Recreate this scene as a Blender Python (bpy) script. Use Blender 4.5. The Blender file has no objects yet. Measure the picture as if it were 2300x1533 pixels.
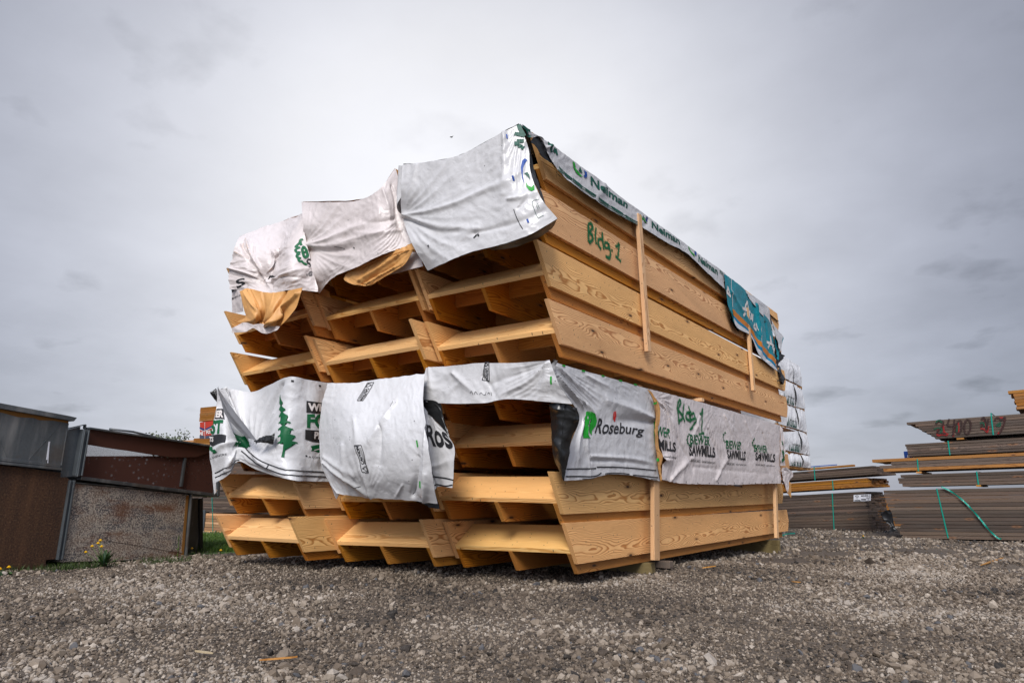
import bpy, bmesh, math, random
import numpy as np
from mathutils import Vector, Matrix, Euler, noise as mnoise
random.seed(7); np.random.seed(7)
SC = bpy.context.scene
COL = SC.collection
# ------------------------------------------------------------------ camera
FPX = 1538.257
CR = Vector((0.8131174, 0.5820674, 0.0061268))
CU = Vector((0.1203559, -0.1784102, 0.9765676))
CF = Vector((-0.5695213, 0.7933268, 0.2151237))
CAM = Vector((2.94208, -4.848915, 0.754045))
cd = bpy.data.cameras.new("camera"); cam = bpy.data.objects.new("camera", cd); COL.objects.link(cam)
cd.sensor_fit = 'HORIZONTAL'; cd.sensor_width = 36.0; cd.lens = FPX/2300*36
cd.clip_start = 0.05; cd.clip_end = 3000
m = Matrix((CR, CU, -CF)).transposed().to_4x4(); m.translation = CAM
cam.matrix_world = m
SC.camera = cam
# ------------------------------------------------------------------ view / world / sun
SC.view_settings.view_transform = 'Standard'; SC.view_settings.look = 'None'
SC.view_settings.gamma = 1; SC.view_settings.exposure = 1.15
SC.cycles.max_bounces = 6; SC.cycles.diffuse_bounces = 3; SC.cycles.transparent_max_bounces = 12
SC.cycles.use_denoising = True
SUN_EL, SUN_AZ = math.radians(38), math.radians(-24)     # azimuth from -Y (behind the camera) towards +X
wd = bpy.data.worlds.new("World"); SC.world = wd; wd.use_nodes = True
def build_world():
    nt = wd.node_tree; N = nt.nodes; L = nt.links; N.clear()
    out = N.new('ShaderNodeOutputWorld')
    sky = N.new('ShaderNodeTexSky'); sky.sky_type = 'NISHITA'; sky.sun_disc = False
    sky.sun_elevation = SUN_EL; sky.sun_rotation = math.pi + SUN_AZ
    bg1 = N.new('ShaderNodeBackground'); bg1.inputs[1].default_value = 0.07
    L.new(sky.outputs[0], bg1.inputs[0])
    tc = N.new('ShaderNodeTexCoord')
    nrm = N.new('ShaderNodeVectorMath'); nrm.operation = 'NORMALIZE'; L.new(tc.outputs['Generated'], nrm.inputs[0])
    sep = N.new('ShaderNodeSeparateXYZ'); L.new(nrm.outputs[0], sep.inputs[0])
    def mth(op, a, b=None, c=None, clamp=False):
        n = N.new('ShaderNodeMath'); n.operation = op; n.use_clamp = clamp
        for i, v in enumerate((a, b, c)):
            if v is None: continue
            if isinstance(v, (int, float)): n.inputs[i].default_value = v
            else: L.new(v, n.inputs[i])
        return n.outputs[0]
    # thick cloud deck, luminous towards one side of the sky
    def blob(px, py, power):
        d = CF + CR*((px-1150)/FPX) - CU*((py-766.5)/FPX); d.normalize()
        dn = N.new('ShaderNodeVectorMath'); dn.operation = 'DOT_PRODUCT'; L.new(nrm.outputs[0], dn.inputs[0]); dn.inputs[1].default_value = d
        return mth('POWER', mth('MAXIMUM', dn.outputs['Value'], 0.0), power)
    b1 = blob(1040, 560, 5.8)
    zen = mth('MAXIMUM', sep.outputs[2], 0.0)
    # cloud noise stretched along the horizon (projected on a flat layer)
    zz = mth('ADD', zen, 0.22)
    cx = mth('DIVIDE', sep.outputs[0], zz); cy = mth('DIVIDE', sep.outputs[1], zz)
    cmb = N.new('ShaderNodeCombineXYZ'); L.new(cx, cmb.inputs[0]); L.new(cy, cmb.inputs[1])
    n1 = N.new('ShaderNodeTexNoise'); n1.inputs['Scale'].default_value = 1.0; n1.inputs['Detail'].default_value = 7; n1.inputs['Roughness'].default_value = .52
    L.new(cmb.outputs[0], n1.inputs['Vector'])
    n2 = N.new('ShaderNodeTexNoise'); n2.inputs['Scale'].default_value = 2.6; n2.inputs['Detail'].default_value = 8; n2.inputs['Roughness'].default_value = .55
    L.new(cmb.outputs[0], n2.inputs['Vector'])
    v = mth('ADD', 0.092, mth('MULTIPLY', b1, 0.395))
    # away from the view the deck is as bright as an overcast sky is overhead and behind
    back = mth('MULTIPLY', mth('MAXIMUM', mth('SUBTRACT', sep.outputs[2], 0.68), 0.0), 1.5)
    v = mth('ADD', v, back)
    bd = N.new('ShaderNodeVectorMath'); bd.operation = 'DOT_PRODUCT'; L.new(nrm.outputs[0], bd.inputs[0]); bd.inputs[1].default_value = (0.45, -0.80, 0.40)
    v = mth('ADD', v, mth('MULTIPLY', mth('MAXIMUM', bd.outputs['Value'], 0.0), 0.36))
    c1 = mth('MULTIPLY', mth('SUBTRACT', n1.outputs[0], 0.5), 0.50)
    c2 = mth('MULTIPLY', mth('SUBTRACT', n2.outputs[0], 0.5), 0.60)
    calm = mth('SUBTRACT', 1.0, mth('MULTIPLY', b1, 0.78))
    v = mth('MULTIPLY', v, mth('ADD', 1.0, mth('MULTIPLY', mth('ADD', c1, c2), calm)))
    # a few small darker scud clouds low in the sky
    n3 = N.new('ShaderNodeTexNoise'); n3.inputs['Scale'].default_value = 3.4; n3.inputs['Detail'].default_value = 8
    mp = N.new('ShaderNodeMapping'); mp.inputs['Location'].default_value = (5.1, 1.7, 0); mp.inputs['Scale'].default_value = (1, 1, 1)
    L.new(cmb.outputs[0], mp.inputs[0]); L.new(mp.outputs[0], n3.inputs['Vector'])
    sc = mth('MULTIPLY', mth('SUBTRACT', n3.outputs[0], 0.58, clamp=True), 2.8, clamp=True)
    v = mth('MULTIPLY', v, mth('SUBTRACT', 1.0, mth('MULTIPLY', sc, calm)))
    mixc = N.new('ShaderNodeMix'); mixc.data_type = 'RGBA'
    L.new(mth('MULTIPLY', b1, 1.25, clamp=True), mixc.inputs[0])
    mixc.inputs[6].default_value = (0.87, 0.93, 1.15, 1); mixc.inputs[7].default_value = (0.97, 0.97, 1.01, 1)
    bg2 = N.new('ShaderNodeBackground'); L.new(mixc.outputs[2], bg2.inputs[0]); L.new(v, bg2.inputs[1])
    ms = N.new('ShaderNodeMixShader'); ms.inputs[0].default_value = 0.94
    L.new(bg1.outputs[0], ms.inputs[1]); L.new(bg2.outputs[0], ms.inputs[2]); L.new(ms.outputs[0], out.inputs[0])
build_world()
sd = bpy.data.lights.new("sun", 'SUN'); sd.energy = 1.5; sd.angle = math.radians(22); sd.color = (1, .965, .92)
sun = bpy.data.objects.new("sun", sd); COL.objects.link(sun)
sdir = Vector((math.sin(-SUN_AZ)*math.cos(SUN_EL), -math.cos(SUN_AZ)*math.cos(SUN_EL), math.sin(SUN_EL)))
sun.rotation_euler = sdir.to_track_quat('Z', 'Y').to_euler()

# ------------------------------------------------------------------ helpers
def ray(px, py): return CF + CR*((px-1150)/FPX) - CU*((py-766.5)/FPX)
def at(px, py, ax, v):
    """the point on the plane x=v, y=v or z=v that the photograph shows there"""
    d = ray(px, py); i = 'xyz'.index(ax)
    return CAM + d*((v-CAM[i])/d[i])
def proj(p):
    d = Vector(p)-CAM; z = d.dot(CF)
    return (1150+FPX*d.dot(CR)/z, 766.5-FPX*d.dot(CU)/z)
def gz(x, y):
    t = min(1, max(0, (y-1.6)/4.6)); base = -0.10*t*t*(3-2*t)
    return base + 0.024*mnoise.noise(Vector((x*.55, y*.55, 0))) + 0.018*mnoise.noise(Vector((x*1.7, y*1.7, 3)))
def tag(o, label=None, cat=None, group=None, kind=None):
    if label: o['label'] = label
    if cat: o['category'] = cat
    if group: o['group'] = group
    if kind: o['kind'] = kind
    return o
def empty(name, loc=(0,0,0), rot=(0,0,0)):
    o = bpy.data.objects.new(name, None); COL.objects.link(o); o.location = loc; o.rotation_euler = rot
    o.empty_display_size = .1
    return o
def link(name, me, mats=None, parent=None, loc=(0,0,0)):
    o = bpy.data.objects.new(name, me); COL.objects.link(o); o.location = loc
    if mats is not None:
        for mm in (mats if isinstance(mats, (list, tuple)) else [mats]): me.materials.append(mm)
    if parent: o.parent = parent
    return o
def set_rnd(me, vals=None):
    a = me.attributes.new('rnd', 'FLOAT', 'POINT')
    if vals is None: vals = np.full(len(me.vertices), random.random(), np.float32)
    a.data.foreach_set('value', np.asarray(vals, np.float32))
class MB:
    """mesh builder: vertices, faces, material index and a random value per piece"""
    def __init__(s): s.v = []; s.f = []; s.m = []; s.r = []
    def add(s, vs, fs, mi=0, r=None):
        b = len(s.v); s.v += [tuple(q) for q in vs]; r = random.random() if r is None else r; s.r += [r]*len(vs)
        for q in fs: s.f.append([b+i for i in q]); s.m.append(mi)
    def hexa(s, c, mi=0, r=None):   # 8 corners: 0-3 bottom ccw, 4-7 top
        s.add(c, [(3,2,1,0),(4,5,6,7),(0,1,5,4),(1,2,6,5),(2,3,7,6),(3,0,4,7)], mi, r)
    def box(s, lo, hi, mi=0, r=None):
        (a,b,c),(d,e,f) = lo, hi
        s.hexa([(a,b,c),(d,b,c),(d,e,c),(a,e,c),(a,b,f),(d,b,f),(d,e,f),(a,e,f)], mi, r)
    def prism(s, poly, vec, mi=0, r=None):      # poly: list of 3D points, extruded by vec
        n = len(poly); vec = Vector(vec); P = [Vector(p) for p in poly]; Q = [p+vec for p in P]
        fs = [tuple(range(n-1,-1,-1)), tuple(range(n,2*n))] + [(i,(i+1)%n,n+(i+1)%n,n+i) for i in range(n)]
        s.add(P+Q, fs, mi, r)
    def tube(s, pts, rad, n=6, mi=0):
        vs = []; fs = []
        for k, p in enumerate(pts):
            p = Vector(p); d = (Vector(pts[min(k+1,len(pts)-1)])-Vector(pts[max(k-1,0)])).normalized()
            a = d.orthogonal().normalized(); b = d.cross(a)
            rr = rad[k] if isinstance(rad, (list, tuple)) else rad
            for i in range(n): t = 2*math.pi*i/n; vs.append(p+(a*math.cos(t)+b*math.sin(t))*rr)
        for k in range(len(pts)-1):
            for i in range(n): fs.append((k*n+i, k*n+(i+1)%n, (k+1)*n+(i+1)%n, (k+1)*n+i))
        fs.append(tuple(range(n-1,-1,-1))); fs.append(tuple((len(pts)-1)*n+i for i in range(n)))
        s.add(vs, fs, mi)
    def mesh(s, name, smooth=False, bevel=0, fix=True):
        me = bpy.data.meshes.new(name); me.from_pydata(s.v, [], s.f)
        me.polygons.foreach_set('material_index', s.m)
        set_rnd(me, s.r)
        if fix or bevel:
            bm = bmesh.new(); bm.from_mesh(me)
            if fix: bmesh.ops.recalc_face_normals(bm, faces=bm.faces)
            if bevel: bmesh.ops.bevel(bm, geom=[e for e in bm.edges if len(e.link_faces) == 2 and e.calc_face_angle(0) > .5], offset=bevel, segments=1, affect='EDGES', profile=.5)
            bm.to_mesh(me); bm.free()
        if smooth: me.polygons.foreach_set('use_smooth', [True]*len(me.polygons))
        return me

# ------------------------------------------------------------------ materials
class G:
    """tiny node-graph helper"""
    def __init__(s, name):
        s.m = bpy.data.materials.new(name); s.m.use_nodes = True; s.nt = s.m.node_tree; s.N = s.nt.nodes; s.L = s.nt.links
        s.b = s.N['Principled BSDF']; s.out = s.N['Material Output']
        s.b.inputs['Specular IOR Level'].default_value = .35
    def n(s, t, **k):
        x = s.N.new('ShaderNode'+t)
        for a, b in k.items(): setattr(x, a, b)
        return x
    def put(s, sock, v):
        if isinstance(v, (int, float)): sock.default_value = v
        elif isinstance(v, tuple): sock.default_value = (v+(1,))[:4] if len(sock.default_value) == 4 else v[:3]
        else: s.L.new(v, sock)
    def ma(s, op, a, b=None, c=None, clamp=False):
        x = s.n('Math', operation=op, use_clamp=clamp)
        for i, v in enumerate((a, b, c)):
            if v is not None: s.put(x.inputs[i], v)
        return x.outputs[0]
    def mix(s, f, a, b, blend='MIX'):
        x = s.n('Mix', data_type='RGBA', blend_type=blend); s.put(x.inputs[0], f); s.put(x.inputs[6], a); s.put(x.inputs[7], b); return x.outputs[2]
    def noise(s, vec, scale, detail=4, rough=.5, dist=0, dim='3D'):
        x = s.n('TexNoise'); x.noise_dimensions = dim
        if vec is not None: s.L.new(vec, x.inputs['Vector'])
        x.inputs['Scale'].default_value = scale; x.inputs['Detail'].default_value = detail; x.inputs['Roughness'].default_value = rough; x.inputs['Distortion'].default_value = dist
        return x.outputs[0]
    def voro(s, vec, scale, feature='F1', rnd=1, out=0):
        x = s.n('TexVoronoi', feature=feature); s.L.new(vec, x.inputs['Vector']); x.inputs['Scale'].default_value = scale; x.inputs['Randomness'].default_value = rnd
        return x.outputs[out]
    def comb(s, a, b, c):
        x = s.n('CombineXYZ')
        for i, v in enumerate((a, b, c)): s.put(x.inputs[i], v)
        return x.outputs[0]
    def sep(s, v):
        x = s.n('SeparateXYZ'); s.L.new(v, x.inputs[0]); return x.outputs[0], x.outputs[1], x.outputs[2]
    def rng(s, v, a, b, c=0.0, d=1.0, smooth=False):
        x = s.n('MapRange'); x.interpolation_type = 'SMOOTHSTEP' if smooth else 'LINEAR'
        s.L.new(v, x.inputs[0])
        for i, q in enumerate((a, b, c, d)): x.inputs[1+i].default_value = q
        return x.outputs[0]
    def obj(s): return s.n('TexCoord').outputs['Object']
    def attr(s, nm): return s.n('Attribute', attribute_name=nm).outputs['Fac']
    def rand(s):
        r = s.ma('ADD', s.n('ObjectInfo').outputs['Random'], s.attr('rnd')); return s.ma('FRACT', r)
    def ramp(s, v, stops):
        x = s.n('ValToRGB'); s.L.new(v, x.inputs[0]); e = x.color_ramp.elements
        while len(e) < len(stops): e.new(.5)
        for i, (p, c) in enumerate(stops): e[i].position = p; e[i].color = (c+(1,))[:4]
        return x.outputs[0]
    def bump(s, h, strength=.3, dist=.01):
        x = s.n('Bump'); x.inputs['Strength'].default_value = strength; x.inputs['Distance'].default_value = dist; s.L.new(h, x.inputs['Height'])
        s.L.new(x.outputs[0], s.b.inputs['Normal']); return x
    def col(s, c): s.put(s.b.inputs['Base Color'], c)
    def rough(s, v): s.put(s.b.inputs['Roughness'], v)

def wood(name, axis='Y', light=(.88,.575,.27), dark=(.35,.135,.038), mid=None, knots=True, freq=120, grey=0.0, var=.32, cracks=False):
    g = G(name); a, b, c = g.sep(g.obj())
    if axis == 'X': l, A, B = a, b, c
    elif axis == 'Z': l, A, B = c, a, b
    else: l, A, B = b, a, c
    r = g.rand(); r2 = g.ma('FRACT', g.ma('MULTIPLY', r, 17.13)); r3 = g.ma('FRACT', g.ma('MULTIPLY', r, 91.7))
    lo = g.ma('ADD', l, g.ma('MULTIPLY', r, 60))
    Ac = g.ma('ADD', A, g.ma('ADD', .025, g.ma('MULTIPLY', r2, .09)))
    Bc = g.ma('ADD', B, g.ma('MULTIPLY', g.ma('SUBTRACT', r3, .5), .22))
    warp = g.noise(g.comb(g.ma('MULTIPLY', A, 3), g.ma('MULTIPLY', lo, .75), g.ma('MULTIPLY', B, 3.5)), 1, 3, .5)
    warp2 = g.noise(g.comb(g.ma('MULTIPLY', A, 16), g.ma('MULTIPLY', lo, 5), g.ma('MULTIPLY', B, 16)), 1, 2, .5)
    rad = g.ma('SQRT', g.ma('ADD', g.ma('MULTIPLY', Ac, Ac), g.ma('MULTIPLY', Bc, Bc)))
    rad = g.ma('ADD', rad, g.ma('MULTIPLY', g.ma('SUBTRACT', warp, .5), .16))
    rad = g.ma('ADD', rad, g.ma('MULTIPLY', warp2, .007))
    if knots:
        kv = g.comb(g.ma('MULTIPLY', lo, 1.15), g.ma('ADD', g.ma('MULTIPLY', B, 4.2), g.ma('MULTIPLY', r2, 9)), 0.0)
        x = g.n('TexVoronoi'); g.L.new(kv, x.inputs['Vector']); x.inputs['Scale'].default_value = 1; x.voronoi_dimensions = '2D'
        kd = x.outputs['Distance']; kc, kc2, _ = g.sep(x.outputs['Color'])
        has = g.rng(kc, .45, .5)
        bulge = g.ma('MULTIPLY', g.rng(kd, 0, .30, 1, 0, True), has)
        rad = g.ma('ADD', rad, g.ma('MULTIPLY', bulge, .035))
        kn = g.ma('MULTIPLY', g.rng(kd, .028, .05, 1, 0), has)
    fr = g.ma('FRACT', g.ma('MULTIPLY', rad, freq))
    ring = g.ramp(fr, [(0, (.12,)*3), (.5, (.25,)*3), (.80, (1,)*3), (.93, (.85,)*3), (1, (.12,)*3)])
    fib = g.noise(g.comb(g.ma('MULTIPLY', A, 260), g.ma('MULTIPLY', lo, 7), g.ma('MULTIPLY', B, 260)), 1, 2, .6)
    f = g.ma('MULTIPLY', ring, .85)
    f = g.ma('ADD', f, g.ma('MULTIPLY', g.ma('SUBTRACT', fib, .5), .55), clamp=True)
    big = g.noise(g.comb(g.ma('MULTIPLY', A, 4), g.ma('MULTIPLY', lo, 1.1), g.ma('MULTIPLY', B, 5)), 1, 3, .55)
    colr = g.mix(f, light, dark)
    hs = g.n('HueSaturation'); g.L.new(colr, hs.inputs['Color'])
    g.put(hs.inputs['Value'], g.ma('ADD', 1-var*.6, g.ma('ADD', g.ma('MULTIPLY', r2, var), g.ma('MULTIPLY', g.ma('SUBTRACT', big, .5), .45))))
    g.put(hs.inputs['Saturation'], g.ma('ADD', 1.0, g.ma('MULTIPLY', r3, .12)))
    g.put(hs.inputs['Hue'], g.ma('ADD', .490, g.ma('MULTIPLY', r, .010)))
    colr = hs.outputs[0]
    if knots:
        colr = g.mix(g.ma('MULTIPLY', g.rng(kd, .05, .13, 1, 0, True), g.ma('MULTIPLY', has, .55)), colr, (.27,.11,.035))
        colr = g.mix(kn, colr, (.055,.028,.014))
    # small dark nail and handling marks, stretched down the face
    x = g.n('TexVoronoi'); x.voronoi_dimensions = '2D'; g.L.new(g.comb(g.ma('MULTIPLY', lo, 10), g.ma('ADD', g.ma('MULTIPLY', B, 7), g.ma('MULTIPLY', A, 7)), 0.0), x.inputs['Vector']); x.inputs['Scale'].default_value = 1
    s1, s2, _ = g.sep(x.outputs['Color'])
    spk = g.ma('MULTIPLY', g.rng(x.outputs['Distance'], .035, .06, 1, 0), g.rng(s1, .5, .55))
    colr = g.mix(g.ma('MULTIPLY', spk, .8), colr, (.05,.03,.025))
    if grey:
        gn = g.noise(g.comb(g.ma('MULTIPLY', A, 8), g.ma('MULTIPLY', lo, 1.5), g.ma('MULTIPLY', B, 25)), 1, 3)
        colr = g.mix(g.rng(gn, .35, .7, 0, grey), colr, (.10,.088,.078))
    g.col(colr); g.rough(.62)
    g.bump(g.ma('ADD', g.ma('MULTIPLY', ring, -.5), fib), .25, .002)
    return g.m
M = {}
M['wood'] = wood('fir_plank')
M['joist'] = wood('fir_joist', light=(.60,.285,.070), dark=(.23,.070,.012), freq=100)
M['board'] = wood('fir_board', axis='X', light=(.92,.61,.265), dark=(.60,.29,.088), knots=False, freq=90)
M['block'] = wood('fir_block', axis='X', light=(.52,.26,.08), dark=(.30,.12,.03), knots=False)
M['batten'] = wood('fir_batten', axis='Z', light=(.70,.47,.27), dark=(.42,.22,.10), knots=False, freq=120)
M['treated'] = wood('treated_post', axis='X', light=(.22,.175,.075), dark=(.11,.082,.03), knots=False)
M['greywood'] = wood('weathered_lumber', light=(.215,.165,.125), dark=(.085,.062,.048), knots=False, freq=60, grey=.5, var=.8)
M['tanwood'] = wood('fresh_lumber', light=(.50,.27,.085), dark=(.30,.14,.035), knots=True, freq=60, var=.5)
M['palewood'] = wood('pale_lumber', light=(.50,.36,.22), dark=(.28,.17,.09), knots=False, freq=60, var=.6)

def simple(name, c, rough=.6, metal=0.0, bumps=0.0, bscale=200, spec=.35):
    g = G(name)
    if bumps:
        n = g.noise(g.obj(), bscale, 3); g.bump(n, bumps, .004)
        n2 = g.noise(g.obj(), 3, 4); c = g.mix(g.rng(n2, .35, .7, 0, .35), c, tuple(q*.72 for q in c))
    g.col(c); g.rough(rough); g.b.inputs['Metallic'].default_value = metal; g.b.inputs['Specular IOR Level'].default_value = spec
    return g.m
def tarpmat(name, c, dirt=(.30,.28,.26), damt=.3, rough=.42, crink=1.0, sc=1.0, weave=True):
    g = G(name); o = g.obj()
    big = g.noise(o, 1.3*sc, 5, .6); fine = g.noise(o, 26, 5, .65); vf = g.noise(o, 120, 3, .7)
    # sharp little creases: edges between voronoi cells, warped
    wv = g.n('VectorMath', operation='ADD'); g.L.new(o, wv.inputs[0])
    nn = g.n('TexNoise'); g.L.new(o, nn.inputs['Vector']); nn.inputs['Scale'].default_value = 5; nn.inputs['Detail'].default_value = 3
    sc2 = g.n('VectorMath', operation='SCALE'); g.L.new(nn.outputs['Color'], sc2.inputs[0]); sc2.inputs['Scale'].default_value = .22
    g.L.new(sc2.outputs[0], wv.inputs[1])
    med = g.noise(wv.outputs[0], 7*sc, 4, .6)
    def ridge(n_, w_): return g.ma('MINIMUM', g.ma('MULTIPLY', g.ma('ABSOLUTE', g.ma('SUBTRACT', n_, .5)), w_), 1.0)
    r1_ = ridge(g.noise(wv.outputs[0], 3.2*sc, 2, .5), 6.0); r2_ = ridge(g.noise(wv.outputs[0], 8.5*sc, 3, .6), 5.0)
    h = g.ma('ADD', g.ma('MULTIPLY', r1_, .55), g.ma('ADD', g.ma('MULTIPLY', r2_, .30), g.ma('MULTIPLY', med, .45)))
    h = g.ma('ADD', h, g.ma('MULTIPLY', vf, .04))
    g.bump(h, .26*crink, .022)
    d = g.ma('MULTIPLY', g.rng(big, .42, .72, 0, 1), g.rng(fine, .3, .75, .3, 1))
    c2 = g.mix(g.ma('MULTIPLY', d, damt), c, dirt)
    x = g.n('TexVoronoi'); g.L.new(o, x.inputs['Vector']); x.inputs['Scale'].default_value = 11
    s1, _, _ = g.sep(x.outputs['Color'])
    sp = g.ma('MULTIPLY', g.rng(x.outputs['Distance'], .05, .09, 1, 0), g.rng(s1, .8, .84))
    c2 = g.mix(g.ma('MULTIPLY', sp, .75), c2, (.05,.05,.05))
    g.col(c2); g.rough(rough-.06); g.b.inputs['Specular IOR Level'].default_value = .5
    return g.m
M['tarp_grey'] = tarpmat('grey_white_tarp', (.56,.555,.56), dirt=(.25,.245,.24), damt=.42, rough=.38)
M['tarp_white'] = tarpmat('white_tarp', (.60,.60,.61), dirt=(.28,.275,.27), damt=.4, rough=.42)
M['tarp_pink'] = tarpmat('pinkish_white_tarp', (.62,.56,.545), dirt=(.34,.29,.27), damt=.4, rough=.45, crink=1.1)
M['tarp_teal'] = tarpmat('teal_tarp', (.0,.21,.26), dirt=(.0,.10,.14), damt=.7, rough=.4, crink=1.2)
M['tarp_black'] = tarpmat('black_tarp_lining', (.016,.017,.018), dirt=(.03,.03,.03), rough=.38, crink=1.1)
M['tarp_foldshade'] = tarpmat('dark_grey_fold_shade', (.12,.12,.125), dirt=(.05,.05,.05), damt=.6)  # dark colour standing in for shade along the lower left wrap's fold
M['kraft'] = tarpmat('kraft_paper_lining', (.60,.31,.10), dirt=(.40,.17,.045), damt=.5, rough=.6, crink=1.3)
M['ink_black'] = simple('black_ink', (.018,.018,.02), .5)
M['ink_green'] = simple('green_ink', (.004,.10,.034), .5)
M['ink_lime'] = simple('bright_green_ink', (.01,.28,.02), .5)
M['ink_dkgreen'] = simple('dark_green_ink', (.004,.075,.05), .5)
M['ink_blue'] = simple('blue_ink', (.006,.055,.28), .5)
M['ink_lblue'] = simple('light_blue_ink', (.0,.19,.34), .5)
M['ink_orange'] = simple('orange_ink', (.52,.17,.012), .5)
M['ink_white'] = simple('white_ink', (.62,.58,.56), .5)
M['ink_red'] = simple('red_ink', (.55,.02,.015), .5)
M['spray_green'] = simple('green_spray_paint', (.005,.115,.035), .6)
def spray(name, c, dens):
    g = G(name); n = g.noise(g.obj(), 260, 2, .7)
    tr = g.n('BsdfTransparent'); ms = g.n('MixShader'); g.put(ms.inputs[0], g.rng(n, .62-dens, .72-dens, 0, .8))
    g.L.new(tr.outputs[0], ms.inputs[1]); g.L.new(g.b.outputs[0], ms.inputs[2]); g.L.new(ms.outputs[0], g.out.inputs[0])
    g.col(c); g.rough(.6); return g.m
M['spray_green_soft'] = spray('green_overspray', (.02,.16,.06), .17)
M['spray_red'] = spray('red_spray_paint', (.26,.008,.008), .35)
M['spray_dark'] = spray('dark_spray_paint', (.03,.012,.01), .35)
M['spray_dkgreen'] = spray('dark_green_spray_paint', (.0,.07,.035), .35)
M['strap'] = simple('green_strap', (.0,.24,.18), .35)
M['label'] = simple('paper_label', (.62,.63,.68), .5)

def gravel_ground():
    g = G('gravel_ground'); o = g.obj()
    n = g.noise(o, .5, 4, .55); n2 = g.noise(o, 18, 5, .7); vd = g.voro(o, 55, 'F1'); vc = g.n('TexVoronoi'); g.L.new(o, vc.inputs['Vector']); vc.inputs['Scale'].default_value = 55
    c1, c2, _ = g.sep(vc.outputs['Color'])
    c = g.mix(g.rng(n, .35, .65), (.050,.036,.024), (.135,.104,.074))
    c = g.mix(g.ma('MULTIPLY', c1, .5), c, (.16,.13,.105))
    c = g.mix(g.rng(n2, .42, .62, .5, 0), c, (.055,.043,.034))
    g.col(c); g.rough(.93)
    h = g.ma('ADD', g.ma('MULTIPLY', vd, -1.0), g.ma('MULTIPLY', n2, 1.2)); g.bump(h, .8, .02)
    return g.m
M['gravel_ground'] = gravel_ground()
def stone_mat():
    g = G('crushed_stone'); r = g.attr('rnd'); r2 = g.ma('FRACT', g.ma('MULTIPLY', r, 37.7))
    c = g.ramp(r, [(0,(.014,.012,.011)), (.16,(.050,.036,.025)), (.42,(.140,.105,.074)), (.72,(.255,.205,.155)), (.90,(.41,.35,.285)), (1,(.085,.085,.090))])
    n = g.noise(g.obj(), 90, 3); c = g.mix(g.rng(n, .35, .7, 0, .35), c, (.10,.085,.07))
    g.col(c); g.rough(.88); return g.m
M['stone'] = stone_mat()
def grass_mat(name, a, b):
    g = G(name); r = g.attr('rnd'); g.col(g.mix(r, a, b)); g.rough(.55)
    g.b.inputs['Transmission Weight'].default_value = 0
    return g.m
M['grass'] = grass_mat('grass_blades', (.025,.065,.008), (.085,.15,.02))
M['grass_dull'] = grass_mat('dull_grass', (.010,.022,.005), (.055,.085,.015))
M['leaf'] = grass_mat('weed_leaves', (.010,.035,.008), (.04,.095,.015))
M['petal'] = simple('yellow_petals', (.75,.42,.0), .6)
M['straw'] = simple('dry_straw', (.4,.32,.2), .8)

def steel(name, c=(.16,.18,.19), spots=0.0):
    g = G(name); o = g.obj(); n = g.noise(o, 2.2, 5, .6); n2 = g.noise(o, 40, 4, .7)
    cc = g.mix(g.rng(n, .3, .7), c, tuple(q*1.5 for q in c)); cc = g.mix(g.rng(n2, .55, .75, 0, .35), cc, tuple(q*.5 for q in c)); sx, sy, sz = g.sep(o); st_ = g.noise(g.comb(g.ma('MULTIPLY', sx, 6), 0.0, g.ma('MULTIPLY', sz, .8)), 1, 5, .6); cc = g.mix(g.rng(st_, .5, .72, 0, .6), cc, (.30,.30,.29)); cc = g.mix(g.rng(n, .56, .66, 0, .5), cc, (.09,.065,.045))
    g.col(cc); g.b.inputs['Metallic'].default_value = .55; g.rough(g.rng(n2, .3, .7, .38, .6)); g.bump(n2, .06, .01); return g.m
def rusty(name, kind):
    g = G(name); o = g.obj()
    n = g.noise(o, 3, 6, .65); f = g.noise(o, 60, 4, .75); mm = g.noise(o, 14, 5, .7)
    if kind == 'rust':       # heavy speckled rust
        v = g.voro(o, 75, 'F1')
        c = g.mix(g.rng(f, .38, .62), (.028,.013,.007), (.095,.045,.021))
        c = g.mix(g.rng(f, .60, .72), c, (.20,.13,.085)); c = g.mix(g.rng(n, .3, .7, .25, 0), c, (.02,.012,.01))
        sx, sy, sz = g.sep(o); st_ = g.noise(g.comb(g.ma('MULTIPLY', sx, 7), 0.0, g.ma('MULTIPLY', sz, .9)), 1, 5, .65); c = g.mix(g.rng(st_, .50, .72, 0, .35), c, (.15,.07,.03)); c = g.mix(g.rng(st_, .46, .30, 0, .5), c, (.016,.010,.008))
        g.col(c); g.rough(.8); g.bump(f, .5, .008)
    elif kind == 'speckle':  # pale zinc bloom with rust rings
        e = g.voro(o, 48, 'DISTANCE_TO_EDGE')
        c = g.mix(g.rng(n, .42, .58), (.085,.085,.09), (.20,.15,.115))
        c = g.mix(g.rng(f, .50, .56), c, (.42,.36,.29)); c = g.mix(g.rng(f, .46, .40, 0, .8), c, (.045,.035,.03)); st_ = g.noise(g.comb(g.ma('MULTIPLY', g.sep(o)[0], 1.2), 0.0, g.ma('MULTIPLY', g.sep(o)[2], 4.5)), 1, 5, .6); c = g.mix(g.rng(st_, .52, .64, 0, .8), c, (.13,.05,.02)); c = g.mix(g.rng(st_, .44, .34, 0, .75), c, (.085,.088,.098))
        c = g.mix(g.rng(g.ma('ABSOLUTE', g.ma('SUBTRACT', n, .5)), 0, .018, .7, 0), c, (.38,.34,.28))
        g.col(c); g.rough(.7); g.bump(f, .3, .006)
    return g.m
M['steel'] = steel('galvanised_steel', (.075,.085,.092)); M['steel_dark'] = steel('dark_steel', (.06,.065,.068))
M['rust'] = rusty('rusted_steel', 'rust'); M['speckle'] = rusty('bloomed_steel', 'speckle')
M['brownsteel'] = simple('brown_primer_steel', (.060,.020,.012), .6, 0, .2, 60)
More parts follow.
